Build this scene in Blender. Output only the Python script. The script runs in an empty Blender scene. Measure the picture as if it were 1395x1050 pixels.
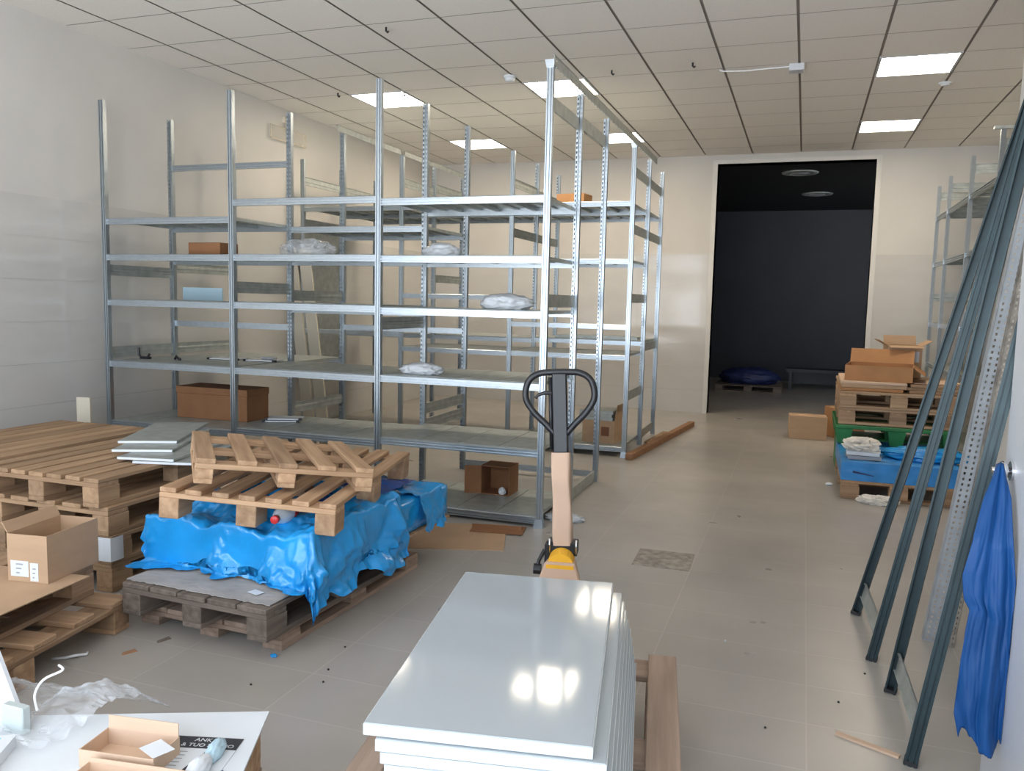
import bpy, bmesh, math, random
from mathutils import Vector, Matrix, noise
random.seed(7)
R = math.radians
C = bpy.context.scene.collection
SC = bpy.context.scene

# ------------------------------------------------------------------ camera
HC = 1.47
cam_d = bpy.data.cameras.new('camera'); cam = bpy.data.objects.new('camera', cam_d); C.objects.link(cam)
cam_d.sensor_fit = 'HORIZONTAL'; cam_d.sensor_width = 36.0; cam_d.lens = 1122.4 / 1395 * 36
cam_d.clip_start = 0.05
def cam_matrix(y, p, r):
    cy, sy, cp, sp, cr, sr = math.cos(y), math.sin(y), math.cos(p), math.sin(p), math.cos(r), math.sin(r)
    f = Vector((-sy*cp, cy*cp, sp)); rt = Vector((cy, sy, 0)); up = rt.cross(f)
    r2 = rt*cr + up*sr; u2 = -rt*sr + up*cr
    m = Matrix((r2, u2, -f)).transposed().to_4x4()
    m.translation = (0, 0, HC)
    return m
cam.matrix_world = cam_matrix(R(19.36), R(-5.86), R(1.28))
SC.camera = cam

# ------------------------------------------------------------------ world, daylight and exposure
SC.view_settings.view_transform = 'Standard'
SC.view_settings.look = 'None'
SC.view_settings.exposure = 0.12
SC.view_settings.gamma = 1.0
SC.view_settings.use_curve_mapping = False
W = bpy.data.worlds.new('world'); SC.world = W; W.use_nodes = True
bg = W.node_tree.nodes['Background']
bg.inputs[1].default_value = 1.0
# bright sky above the horizon, brighter lower half added to light the ceiling
_n = W.node_tree.nodes; _l = W.node_tree.links
_tc = _n.new('ShaderNodeTexCoord'); _sx = _n.new('ShaderNodeSeparateXYZ'); _cr = _n.new('ShaderNodeMapRange')
_cr.inputs[1].default_value = -0.03; _cr.inputs[2].default_value = 0.03
_mx = _n.new('ShaderNodeMix'); _mx.data_type = 'RGBA'
_l.new(_tc.outputs['Generated'], _sx.inputs[0]); _l.new(_sx.outputs['Z'], _cr.inputs[0]); _l.new(_cr.outputs[0], _mx.inputs[0])
_mx.inputs[6].default_value = (9.2, 9.7, 10.4, 1); _mx.inputs[7].default_value = (4.0, 4.6, 5.4, 1)
_l.new(_mx.outputs[2], bg.inputs[0])
def window_light(name, x, z, sx, sz, y, power):
    l = bpy.data.lights.new(name, 'AREA'); l.shape = 'RECTANGLE'; l.size = sx; l.size_y = sz
    l.energy = power; l.color = (0.78, 0.89, 1.0)
    o = bpy.data.objects.new(name, l); C.objects.link(o)
    o.location = (x, y, z); o.rotation_euler = (R(90), 0, 0)
    return o
pl = window_light('daylight_portal', -2.1, 1.65, 6.0, 2.9, -1.45, 1.0)
pl.data.cycles.is_portal = True
LAMP = 24.0            # emission strength of the ceiling panels
LAMP_COL = (1.0, 0.865, 0.68)

# ------------------------------------------------------------------ materials
def mat(name, col, rough=0.6, metal=0.0, var=0.0, scale=8.0, stretch=(1, 1, 1), bump=0.0, bscale=None, spec=0.5,
        col2=None, coat=0.0, rnd=0.0, detail=4.0, alpha=1.0, trans=0.0, world=False, crease=0.0):
    m = bpy.data.materials.new(name); m.use_nodes = True
    nt = m.node_tree; N = nt.nodes; L = nt.links
    b = N['Principled BSDF']
    b.inputs['Base Color'].default_value = (*col, 1); b.inputs['Roughness'].default_value = rough
    b.inputs['Metallic'].default_value = metal; b.inputs['Specular IOR Level'].default_value = spec
    b.inputs['Coat Weight'].default_value = coat; b.inputs['Alpha'].default_value = alpha
    b.inputs['Transmission Weight'].default_value = trans
    tc = N.new('ShaderNodeTexCoord'); mp = N.new('ShaderNodeMapping'); mp.inputs['Scale'].default_value = stretch
    if world:
        g = N.new('ShaderNodeNewGeometry'); L.new(g.outputs['Position'], mp.inputs[0])
    else:
        L.new(tc.outputs['Object'], mp.inputs[0])
    vec = mp.outputs[0]
    if rnd > 0:
        oi = N.new('ShaderNodeObjectInfo'); ad = N.new('ShaderNodeVectorMath'); ad.operation = 'ADD'
        ml = N.new('ShaderNodeMath'); ml.operation = 'MULTIPLY'; ml.inputs[1].default_value = 37.0
        L.new(oi.outputs['Random'], ml.inputs[0]); L.new(mp.outputs[0], ad.inputs[0]); L.new(ml.outputs[0], ad.inputs[1])
        vec = ad.outputs[0]
    out = None
    if var > 0 or col2:
        nz = N.new('ShaderNodeTexNoise'); nz.inputs['Scale'].default_value = scale; nz.inputs['Detail'].default_value = detail
        L.new(vec, nz.inputs['Vector'])
        cr = N.new('ShaderNodeValToRGB')
        c2 = col2 or tuple(max(0, c*(1-var)) for c in col); c1 = col if col2 else tuple(min(1, c*(1+var)) for c in col)
        cr.color_ramp.elements[0].position = 0.32; cr.color_ramp.elements[0].color = (*c2, 1)
        cr.color_ramp.elements[1].position = 0.68; cr.color_ramp.elements[1].color = (*c1, 1)
        L.new(nz.outputs['Fac'], cr.inputs[0]); out = cr.outputs[0]
    if rnd > 0:
        hs = N.new('ShaderNodeHueSaturation')
        mr = N.new('ShaderNodeMapRange'); mr.inputs[3].default_value = 1-rnd; mr.inputs[4].default_value = 1+rnd
        L.new(oi.outputs['Random'], mr.inputs[0]); L.new(mr.outputs[0], hs.inputs['Value'])
        if out: L.new(out, hs.inputs['Color'])
        else: hs.inputs['Color'].default_value = (*col, 1)
        out = hs.outputs[0]
    if out: L.new(out, b.inputs['Base Color'])
    if bump > 0:
        n2 = N.new('ShaderNodeTexNoise'); n2.inputs['Scale'].default_value = bscale or scale*3; n2.inputs['Detail'].default_value = 4
        L.new(vec, n2.inputs['Vector'])
        bp = N.new('ShaderNodeBump'); bp.inputs['Strength'].default_value = bump; bp.inputs['Distance'].default_value = 0.01
        L.new(n2.outputs['Fac'], bp.inputs['Height']); L.new(bp.outputs[0], b.inputs['Normal'])
        if crease > 0:
            nd = N.new('ShaderNodeTexNoise'); nd.inputs['Scale'].default_value = 5.5; nd.inputs['Detail'].default_value = 3
            L.new(vec, nd.inputs['Vector'])
            mv = N.new('ShaderNodeVectorMath'); mv.operation = 'MULTIPLY_ADD'; mv.inputs[1].default_value = (0.55, 0.55, 0.55)
            L.new(nd.outputs['Color'], mv.inputs[0]); L.new(vec, mv.inputs[2])
            vo = N.new('ShaderNodeTexNoise'); vo.noise_type = 'RIDGED_MULTIFRACTAL'; vo.inputs['Scale'].default_value = 5.0; vo.inputs['Detail'].default_value = 3.0; vo.inputs['Distortion'].default_value = 0.5
            L.new(mv.outputs[0], vo.inputs['Vector'])
            b2 = N.new('ShaderNodeBump'); b2.inputs['Strength'].default_value = crease; b2.inputs['Distance'].default_value = 0.02
            L.new(vo.outputs['Fac'], b2.inputs['Height']); L.new(bp.outputs[0], b2.inputs['Normal']); L.new(b2.outputs[0], b.inputs['Normal'])
    return m
M = {}
M['plaster'] = mat('plaster', (0.63, 0.61, 0.575), 0.9, var=0.04, scale=1.3, bump=0.04, bscale=60, world=True)
M['dado'] = mat('gloss_dado_paint', (0.61, 0.595, 0.565), 0.10, var=0.03, scale=2, world=True, stretch=(1, 1, 3))
M['white_trim'] = mat('white_trim', (0.68, 0.66, 0.62), 0.45)
M['white_paint'] = mat('white_paint', (0.60, 0.62, 0.65), 0.35)
M['tile'] = mat('ceiling_tile', (0.84, 0.80, 0.75), 0.95, var=0.03, scale=90, bump=0.05, bscale=150, rnd=0)
M['groove'] = mat('ceiling_groove', (0.40, 0.36, 0.32), 0.9)
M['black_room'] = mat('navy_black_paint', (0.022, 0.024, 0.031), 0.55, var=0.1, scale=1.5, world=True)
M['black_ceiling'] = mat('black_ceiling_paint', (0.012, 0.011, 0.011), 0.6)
M['steel'] = mat('galvanised_steel', (0.45, 0.50, 0.535), 0.30, 0.85, var=0.05, scale=30)
M['steel_dull'] = mat('dull_galvanised_steel', (0.46, 0.49, 0.47), 0.45, 0.55, var=0.12, scale=14)
M['green_steel'] = mat('dark_green_steel', (0.015, 0.034, 0.039), 0.42, 0.30, var=0.2, scale=10)
M['bare_strip'] = mat('grey_strip_steel', (0.50, 0.54, 0.58), 0.5, 0.3, var=0.12, scale=12)
M['wood'] = mat('pallet_wood', (0.49, 0.32, 0.19), 0.8, col2=(0.32, 0.19, 0.105), scale=3.0, stretch=(0.6, 9, 9), bump=0.2, bscale=14, rnd=0.24)
M['wood_tan'] = mat('tan_pallet_wood', (0.44, 0.285, 0.165), 0.82, col2=(0.29, 0.18, 0.10), scale=3.0, stretch=(0.6, 9, 9), bump=0.2, bscale=14, rnd=0.22)
M['wood_grey'] = mat('weathered_grey_wood', (0.205, 0.165, 0.135), 0.9, col2=(0.115, 0.088, 0.07), scale=3.0, stretch=(0.8, 10, 10), bump=0.3, bscale=14, rnd=0.14)
M['wood_pink'] = mat('pinkish_wood', (0.40, 0.29, 0.22), 0.85, col2=(0.27, 0.19, 0.14), scale=3.0, stretch=(0.6, 9, 9), bump=0.2, bscale=14, rnd=0.1)
M['wood_red'] = mat('reddish_wood', (0.36, 0.19, 0.10), 0.85, col2=(0.24, 0.12, 0.06), scale=3.0, stretch=(0.6, 9, 9), rnd=0.1)
M['card'] = mat('brown_cardboard', (0.47, 0.31, 0.19), 0.85, var=0.06, scale=5, stretch=(1, 1, 4))
M['card_pale'] = mat('pale_cardboard', (0.62, 0.44, 0.31), 0.8, var=0.04, scale=6)
M['card_dark'] = mat('dark_brown_cardboard', (0.27, 0.125, 0.055), 0.85, var=0.1, scale=6)
M['card_orange'] = mat('orange_brown_cardboard', (0.42, 0.21, 0.09), 0.85, var=0.08, scale=6)
M['card_grey'] = mat('grey_board', (0.37, 0.345, 0.32), 0.9, var=0.14, scale=6, bump=0.1)
M['wrap_card'] = mat('wrapping_cardboard', (0.52, 0.36, 0.26), 0.8, var=0.05, scale=6)
M['slab'] = mat('white_lacquer', (0.41, 0.45, 0.475), 0.08, spec=0.5)
M['slab_edge'] = mat('white_edge', (0.60, 0.64, 0.66), 0.4)
M['film'] = mat('blue_film', (0.014, 0.30, 0.70), 0.20, spec=0.7, var=0.16, scale=5, bump=0.2, bscale=22, crease=0.2)
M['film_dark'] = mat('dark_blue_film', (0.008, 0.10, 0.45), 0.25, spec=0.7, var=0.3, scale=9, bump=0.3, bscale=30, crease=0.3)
M['cloth_blue'] = mat('royal_blue_sheet', (0.005, 0.062, 0.215), 0.5, spec=0.35, var=0.12, scale=4, bump=0.12, bscale=18)
M['pack_blue'] = mat('blue_wrapping', (0.03, 0.24, 0.60), 0.4, var=0.15, scale=7, bump=0.15)
M['white_plastic'] = mat('white_plastic', (0.70, 0.73, 0.76), 0.35)
M['paper'] = mat('white_paper', (0.68, 0.71, 0.74), 0.7, var=0.02, scale=6)
M['paper_warm'] = mat('crumpled_paper', (0.72, 0.68, 0.62), 0.8, var=0.12, scale=14, bump=0.3)
M['black'] = mat('black_paint', (0.009, 0.010, 0.013), 0.42)
M['black_dull'] = mat('black_rubber', (0.02, 0.02, 0.022), 0.7)
M['yellow'] = mat('yellow_paint', (0.80, 0.42, 0.03), 0.4)
M['chrome'] = mat('polished_metal', (0.75, 0.75, 0.76), 0.18, 1.0)
M['green_plastic'] = mat('green_plastic', (0.03, 0.20, 0.055), 0.5, var=0.15, scale=8)
M['pale_blue'] = mat('pale_blue_board', (0.44, 0.60, 0.68), 0.6)
M['cream'] = mat('cream_board', (0.62, 0.56, 0.45), 0.7, var=0.04, scale=3)
M['red'] = mat('red_plastic', (0.55, 0.03, 0.03), 0.35)
M['navy'] = mat('navy_print', (0.02, 0.03, 0.11), 0.5)
M['ink'] = mat('black_print', (0.025, 0.027, 0.035), 0.55)
M['cyan'] = mat('cyan_print', (0.08, 0.55, 0.68), 0.5)
M['amber'] = mat('amber_print', (0.85, 0.48, 0.05), 0.5)
M['wire'] = mat('white_cable', (0.82, 0.82, 0.84), 0.4)
M['bag'] = mat('translucent_bag', (0.74, 0.78, 0.82), 0.3, spec=0.6, bump=0.4, bscale=25, alpha=0.75)
M['grime'] = mat('dusty_iron', (0.30, 0.27, 0.23), 0.8, var=0.35, scale=20, bump=0.3)
M['glass_grey'] = mat('grey_card', (0.50, 0.56, 0.55), 0.4)
M['label_grey'] = mat('grey_print', (0.35, 0.36, 0.38), 0.6)
M['box_print'] = mat('brown_print', (0.22, 0.09, 0.05), 0.8)
M['orange_film'] = mat('orange_wrap', (0.55, 0.24, 0.10), 0.5, var=0.2, scale=10)

def clear_film():
    m = bpy.data.materials.new('clear_film'); m.use_nodes = True
    nt = m.node_tree; N = nt.nodes; L = nt.links; N.clear()
    o = N.new('ShaderNodeOutputMaterial'); mx = N.new('ShaderNodeMixShader'); tr = N.new('ShaderNodeBsdfTransparent')
    pb = N.new('ShaderNodeBsdfPrincipled'); pb.inputs['Base Color'].default_value = (0.75, 0.79, 0.83, 1); pb.inputs['Roughness'].default_value = 0.15
    nz = N.new('ShaderNodeTexNoise'); nz.inputs['Scale'].default_value = 9; tc = N.new('ShaderNodeTexCoord')
    L.new(tc.outputs['Object'], nz.inputs['Vector'])
    mr = N.new('ShaderNodeMapRange'); mr.inputs[1].default_value = 0.35; mr.inputs[2].default_value = 0.7; mr.inputs[3].default_value = 0.14; mr.inputs[4].default_value = 0.42
    L.new(nz.outputs['Fac'], mr.inputs[0]); L.new(mr.outputs[0], mx.inputs[0])
    L.new(tr.outputs[0], mx.inputs[1]); L.new(pb.outputs[0], mx.inputs[2]); L.new(mx.outputs[0], o.inputs[0])
    return m
M['clear'] = clear_film()
M['clear_plate'] = mat('clear_plate', (0.72, 0.68, 0.58), 0.15, alpha=0.2)

def lamp_mat():
    m = bpy.data.materials.new('lit_diffuser'); m.use_nodes = True
    b = m.node_tree.nodes['Principled BSDF']
    b.inputs['Base Color'].default_value = (0.9, 0.9, 0.88, 1)
    b.inputs['Emission Color'].default_value = (*LAMP_COL, 1); b.inputs['Emission Strength'].default_value = LAMP
    return m
M['lamp'] = lamp_mat()

def floor_mat(name, c1, c2, rough):
    m = bpy.data.materials.new(name); m.use_nodes = True
    nt = m.node_tree; N = nt.nodes; L = nt.links; b = N['Principled BSDF']
    g = N.new('ShaderNodeNewGeometry'); mp = N.new('ShaderNodeMapping'); mp.inputs['Location'].default_value = (0.52+0.61, 0.17, 0)
    L.new(g.outputs['Position'], mp.inputs[0])
    br = N.new('ShaderNodeTexBrick'); br.offset = 0.0; br.squash = 1.0
    br.inputs['Scale'].default_value = 1.0; br.inputs['Brick Width'].default_value = 0.608; br.inputs['Row Height'].default_value = 0.316
    br.inputs['Mortar Size'].default_value = 0.0035; br.inputs['Mortar Smooth'].default_value = 0.5
    br.inputs['Color1'].default_value = (1, 1, 1, 1); br.inputs['Color2'].default_value = (0.94, 0.94, 0.94, 1); br.inputs['Mortar'].default_value = (1.14, 1.14, 1.13, 1)
    L.new(mp.outputs[0], br.inputs['Vector'])
    nz = N.new('ShaderNodeTexNoise'); nz.inputs['Scale'].default_value = 1.7; nz.inputs['Detail'].default_value = 6
    L.new(g.outputs['Position'], nz.inputs['Vector'])
    cr = N.new('ShaderNodeValToRGB'); cr.color_ramp.elements[0].position = 0.3; cr.color_ramp.elements[1].position = 0.7
    cr.color_ramp.elements[0].color = (*c2, 1); cr.color_ramp.elements[1].color = (*c1, 1)
    L.new(nz.outputs['Fac'], cr.inputs[0])
    mx = N.new('ShaderNodeMix'); mx.data_type = 'RGBA'; mx.blend_type = 'MULTIPLY'; mx.inputs[0].default_value = 1.0
    L.new(cr.outputs[0], mx.inputs[6]); L.new(br.outputs['Color'], mx.inputs[7]); L.new(mx.outputs[2], b.inputs['Base Color'])
    n3 = N.new('ShaderNodeTexNoise'); n3.inputs['Scale'].default_value = 5
    L.new(g.outputs['Position'], n3.inputs['Vector'])
    mr = N.new('ShaderNodeMapRange'); mr.inputs[3].default_value = rough-0.07; mr.inputs[4].default_value = rough+0.1
    L.new(n3.outputs['Fac'], mr.inputs[0]); L.new(mr.outputs[0], b.inputs['Roughness'])
    bp = N.new('ShaderNodeBump'); bp.inputs['Strength'].default_value = 0.15; bp.inputs['Distance'].default_value = 0.002; bp.invert = True
    L.new(br.outputs['Fac'], bp.inputs['Height']); L.new(bp.outputs[0], b.inputs['Normal'])
    return m
M['floor'] = floor_mat('floor_tiles', (0.45, 0.415, 0.375), (0.375, 0.35, 0.318), 0.3)

# ------------------------------------------------------------------ mesh helpers
class MB:
    def __init__(s): s.v = []; s.f = []
    def add(s, vs, fs):
        k = len(s.v); s.v += [tuple(p) for p in vs]; s.f += [tuple(i+k for i in f) for f in fs]; return s
    def box(s, x0, x1, y0, y1, z0, z1, m=None):
        vs = [Vector((x, y, z)) for z in (z0, z1) for y in (y0, y1) for x in (x0, x1)]
        if m: vs = [m @ v for v in vs]
        return s.add(vs, [(0, 2, 3, 1), (4, 5, 7, 6), (0, 1, 5, 4), (2, 6, 7, 3), (0, 4, 6, 2), (1, 3, 7, 5)])
    def hexa(s, p):   # 8 points: bottom four (ccw from above) then top four
        return s.add(p, [(3, 2, 1, 0), (4, 5, 6, 7), (0, 1, 5, 4), (1, 2, 6, 5), (2, 3, 7, 6), (3, 0, 4, 7)])
    def prism(s, prof, a0, a1, axis='x', m=None):  # profile (p,q) ccw extruded along axis
        n = len(prof); vs = []
        for a in (a0, a1):
            for p, q in prof:
                v = Vector({'x': (a, p, q), 'y': (p, a, q), 'z': (p, q, a)}[axis])
                vs.append(m @ v if m else v)
        fs = [(i, (i+1) % n, (i+1) % n+n, i+n) for i in range(n)] + [tuple(range(n-1, -1, -1)), tuple(range(n, 2*n))]
        return s.add(vs, fs)
    def tube(s, path, r, seg=10, closed=False, cap=True):
        P = [Vector(p) for p in path]; n = len(P); k0 = len(s.v); up = Vector((0, 0, 1))
        rr = r if isinstance(r, (list, tuple)) else [r]*n
        prev = None
        for i in range(n):
            a = P[(i-1) % n] if (i > 0 or closed) else P[i]; b = P[(i+1) % n] if (i < n-1 or closed) else P[i]
            t = (b-a).normalized()
            if prev is None:
                u = t.cross(up)
                if u.length < 1e-3: u = t.cross(Vector((1, 0, 0)))
            else: u = prev - t*prev.dot(t)
            u.normalize(); prev = u; w = t.cross(u)
            for j in range(seg):
                an = 2*math.pi*j/seg; s.v.append(tuple(P[i] + (u*math.cos(an)+w*math.sin(an))*rr[i]))
        for i in range(n if closed else n-1):
            i2 = (i+1) % n
            for j in range(seg):
                j2 = (j+1) % seg
                s.f.append((k0+i*seg+j, k0+i*seg+j2, k0+i2*seg+j2, k0+i2*seg+j))
        if cap and not closed:
            s.f.append(tuple(k0+j for j in range(seg-1, -1, -1))); s.f.append(tuple(k0+(n-1)*seg+j for j in range(seg)))
        return s
    def lathe(s, prof, seg=20, m=None):   # (r,z) list around z
        k0 = len(s.v)
        for r, z in prof:
            for j in range(seg):
                an = 2*math.pi*j/seg; v = Vector((r*math.cos(an), r*math.sin(an), z)); s.v.append(tuple(m @ v if m else v))
        for i in range(len(prof)-1):
            for j in range(seg):
                j2 = (j+1) % seg; s.f.append((k0+i*seg+j, k0+i*seg+j2, k0+(i+1)*seg+j2, k0+(i+1)*seg+j))
        s.f.append(tuple(k0+j for j in range(seg-1, -1, -1))); s.f.append(tuple(k0+(len(prof)-1)*seg+j for j in range(seg)))
        return s
    def grid(s, fn, nu, nv):
        k0 = len(s.v)
        for i in range(nu+1):
            for j in range(nv+1): s.v.append(tuple(fn(i/nu, j/nv)))
        for i in range(nu):
            for j in range(nv):
                a = k0+i*(nv+1)+j; s.f.append((a, a+nv+1, a+nv+2, a+1))
        return s
    def mesh(s, name, m, smooth=False, bevel=0.0, extra=None, fidx=None):
        me = bpy.data.meshes.new(name); me.from_pydata(s.v, [], s.f); me.update()
        bm = bmesh.new(); bm.from_mesh(me)
        bmesh.ops.recalc_face_normals(bm, faces=bm.faces)
        if bevel > 0:
            bmesh.ops.bevel(bm, geom=[e for e in bm.edges if e.is_manifold and e.calc_face_angle(0) > 0.6], offset=bevel, segments=1, profile=0.5, affect='EDGES')
        bm.to_mesh(me); bm.free()
        me.materials.append(m)
        if extra: me.materials.append(extra)
        if fidx:
            for p in me.polygons: p.material_index = 1 if fidx(p) else 0
        if smooth:
            for p in me.polygons: p.use_smooth = True
        return me

def link(name, me, parent=None, mw=None):
    o = bpy.data.objects.new(name, me); C.objects.link(o)
    mw = mw or Matrix()
    if parent is not None:
        o.parent = parent; o.matrix_basis = parent_mats[parent.name].inverted() @ mw
    else:
        o.matrix_basis = mw
    parent_mats[o.name] = mw
    return o
parent_mats = {}
def T(x, y, z, rz=0.0, rx=0.0, ry=0.0):
    return Matrix.Translation((x, y, z)) @ Matrix.Rotation(rz, 4, 'Z') @ Matrix.Rotation(ry, 4, 'Y') @ Matrix.Rotation(rx, 4, 'X')
def tag(o, label, cat, group=None, kind=None):
    o['label'] = label; o['category'] = cat
    if group: o['group'] = group
    if kind: o['kind'] = kind
    return o
def thing(name, label, cat, mw, group=None):
    o = bpy.data.objects.new(name, None); C.objects.link(o); o.matrix_basis = mw; parent_mats[o.name] = mw
    o.empty_display_size = 0.1
    return tag(o, label, cat, group)
def struct(name, mb, m, **k):
    o = link(name, mb.mesh(name, m, **k)); o['kind'] = 'structure'; return o
def solo(name, label, cat, mb, m, mw=None, group=None, **k):
    # one-mesh thing with its origin moved to its base
    me = mb.mesh(name, m, **k); mw = mw or Matrix()
    if mw == Matrix():
        xs = [v.co.x for v in me.vertices]; ys = [v.co.y for v in me.vertices]; zs = [v.co.z for v in me.vertices]
        c = Vector(((min(xs)+max(xs))/2, (min(ys)+max(ys))/2, min(zs))); me.transform(Matrix.Translation(-c)); mw = Matrix.Translation(c)
    return tag(link(name, me, None, mw), label, cat, group)
cache = {}
def cached(key, fn):
    if key not in cache: cache[key] = fn()
    return cache[key]

# ------------------------------------------------------------------ the room
XL, XR, YB, YF, ZC = -5.35, 0.99, 11.45, -1.5, 3.453
XR2 = 2.15
struct('floor', MB().box(XL-0.2, XR2+0.2, YF-0.6, YB+0.15, -0.1, 0), M['floor'])
struct('wall_left', MB().box(XL-0.2, XL, YF-0.2, YB+0.2, 0, 3.6), M['plaster'])
# right: a near wall running up to y = 5.0, then the room widens
struct('wall_right', MB().box(XR, XR2+0.2, YF-0.2, 5.0, 0, 3.6).box(XR2, XR2+0.2, 5.0, YB+0.2, 0, 3.6), M['plaster'])
OX0, OX1, OZ = -1.19, 0.75, 3.335       # dark opening in the back wall
struct('wall_back', MB().box(XL-0.2, OX0, YB, YB+0.2, 0, 3.6).box(OX1, XR2+0.2, YB, YB+0.2, 0, 3.6).box(OX0, OX1, YB, YB+0.2, OZ, 3.6), M['plaster'])
ZD = 2.155
def dado(name, boxes):
    mb = MB()
    for (x0, x1, y0, y1) in boxes:
        z = 0.0
        for k in range(7):
            z1 = min(ZD, z+0.31); mb.box(x0, x1, y0, y1, z, z1-0.0014 if k < 6 else ZD); z = z1
    struct(name, mb, M['dado'])
dado('trim_1', [(XL, XL+0.008, YF, YB)])
dado('trim_2', [(XL, OX0-0.06, YB-0.008, YB), (OX1+0.06, XR2, YB-0.008, YB)])
struct('trim_3', MB().box(OX0-0.06, OX0, YB-0.02, YB+0.2, 0, OZ+0.05).box(OX1, OX1+0.06, YB-0.02, YB+0.2, 0, OZ+0.05).box(OX0, OX1, YB-0.02, YB+0.2, OZ, OZ+0.05), M['white_trim'])
# dark room behind the opening
struct('floor_far', MB().box(-3.2, 3.2, YB+0.15, 17.4, -0.1, 0), M['floor'])
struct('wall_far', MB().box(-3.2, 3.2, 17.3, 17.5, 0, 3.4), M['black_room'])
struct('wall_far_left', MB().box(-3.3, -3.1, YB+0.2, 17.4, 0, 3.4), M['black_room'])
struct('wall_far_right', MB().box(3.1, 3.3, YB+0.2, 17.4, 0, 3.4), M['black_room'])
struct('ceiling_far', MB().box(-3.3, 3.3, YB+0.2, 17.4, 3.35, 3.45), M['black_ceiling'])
# front wall behind the camera: a big shop window with mullions
fw = MB()
WX0, WX1, WZ0, WZ1 = -5.1, 0.9, 0.15, 3.1
fw.box(XL-0.2, WX0, YF-0.2, YF, 0, 3.6).box(WX1, XR2, YF-0.2, YF, 0, 3.6).box(WX0, WX1, YF-0.2, YF, 0, WZ0).box(WX0, WX1, YF-0.2, YF, WZ1, 3.6)
struct('wall_front', fw, M['plaster'])
wf = MB()
for x in (-5.1, -3.6, -2.1, -0.6, 0.84): wf.box(x, x+0.06, YF-0.12, YF-0.06, WZ0, WZ1)
for z in (WZ0, 2.2, WZ1-0.06): wf.box(WX0, WX1, YF-0.12, YF-0.06, z, z+0.06)
struct('window_1', wf, M['white_paint'])
# suspended ceiling: tiles with open joints under a darker back plate
# tile columns start at x = -0.751 + .6 i ; rows at y = 6.132 + .6 j
lit = {(-6, 2), (-6, 6), (-3, 2), (-3, 6), (2, 2), (2, 6)}
cl = MB()
for i in range(-8, 6):
    for j in range(-13, 9):
        if (i, j) in lit: continue
        x0 = -0.751+0.6*i; y0 = 6.132+0.6*j
        a, b = max(x0+0.010, XL), min(x0+0.590, XR2); c, d = max(y0+0.006, YF), min(y0+0.594, YB)
        if b-a > 0.02 and d-c > 0.02: cl.box(a, b, c, d, ZC, ZC+0.0006)
struct('ceiling', cl, M['tile'])
struct('trim_4', MB().box(XL, XR2, YF, YB, ZC+0.0125, ZC+0.1), M['groove'])
for (i, j), lab in zip([(-6, 2), (-6, 6), (-3, 2), (-3, 6), (2, 2), (2, 6)],
    ['lit square ceiling panel above the left bay of the front shelving', 'smaller looking lit ceiling panel left of centre, over the far end of the rear shelving',
     'lit square ceiling panel behind the tall corner post of the front shelving', 'lit ceiling panel cut by the top of the rear shelving, farther from the camera',
     'nearer of the two lit ceiling panels right of the dark opening', 'farther of the two lit ceiling panels, close to the back wall above the opening']):
    x0 = -0.751+0.6*i; y0 = 6.132+0.6*j
    t = thing('ceiling_light', lab, 'ceiling light', T(x0+0.3, y0+0.3, ZC-0.004), 'square ceiling light panels')
    fr = MB()
    for (a, b, c, d) in ((0.004, 0.596, 0.004, 0.022), (0.004, 0.596, 0.578, 0.596), (0.004, 0.022, 0.022, 0.578), (0.578, 0.596, 0.022, 0.578)):
        fr.box(x0+a, x0+b, y0+c, y0+d, ZC-0.004, ZC+0.012)
    link('frame', fr.mesh('frame', M['white_paint']), t)
    link('diffuser', MB().box(x0+0.022, x0+0.578, y0+0.022, y0+0.578, ZC+0.002, ZC+0.011).mesh('diffuser', M['lamp']), t)

# ------------------------------------------------------------------ small ceiling and wall fittings
t = thing('smoke_detector', 'white round detector on the ceiling left of the tall corner post', 'detector', T(-2.58, 7.1, ZC))
link('base', MB().lathe([(0.055, -0.015), (0.055, 0)], 20).mesh('base', M['white_plastic'], smooth=False), t, T(-2.58, 7.1, ZC))
link('dome', MB().lathe([(0.018, -0.05), (0.04, -0.042), (0.05, -0.015)], 20).mesh('dome', M['white_plastic'], smooth=True), t, T(-2.58, 7.1, ZC))
t = thing('junction_box', 'small white box on the ceiling in line with the dark opening', 'box', T(-0.17, 7.38, ZC))
link('body', MB().box(-0.06, 0.06, -0.06, 0.06, -0.055, 0).mesh('body', M['white_paint'], bevel=0.005), t, T(-0.17, 7.38, ZC))
link('cable', MB().tube([(-0.05, 0, -0.01), (-0.25, 0.01, -0.012), (-0.42, 0, -0.02), (-0.6, -0.01, -0.012), (-0.62, -0.01, 0)], 0.006, 6).mesh('cable', M['wire']), t, T(-0.17, 7.38, ZC))
t = thing('motion_sensor', 'small white flat sensor on the ceiling between the two right light panels', 'sensor', T(1.05, 8.27, ZC))
link('base', MB().lathe([(0.05, -0.012), (0.055, 0)], 16).mesh('base', M['white_plastic']), t, T(1.05, 8.27, ZC))
link('lens', MB().lathe([(0.015, -0.028), (0.035, -0.022), (0.04, -0.012)], 16).mesh('lens', M['white_plastic'], smooth=True), t, T(1.05, 8.27, ZC))
for x, y, lab in ((-3.02, 5.62, 'small black hook in the ceiling, nearest the camera at upper left'),
                  (-4.42, 7.25, 'small black hook in the ceiling just left of the left light panel'),
                  (-3.77, 7.38, 'small black hook in the ceiling behind the left light panel'),
                  (-1.67, 7.15, 'small black hook in the ceiling right of the central light panel'),
                  (-0.98, 7.10, 'small black hook in the ceiling, rightmost of the row')):
    solo('ceiling_hook', lab, 'hook', MB().tube([(0, 0, 0), (0, 0, -0.025), (0.012, 0, -0.037), (0.022, 0, -0.028)], 0.008, 8), M['black_dull'], T(x, y, ZC), 'ceiling hooks', smooth=True)
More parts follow.
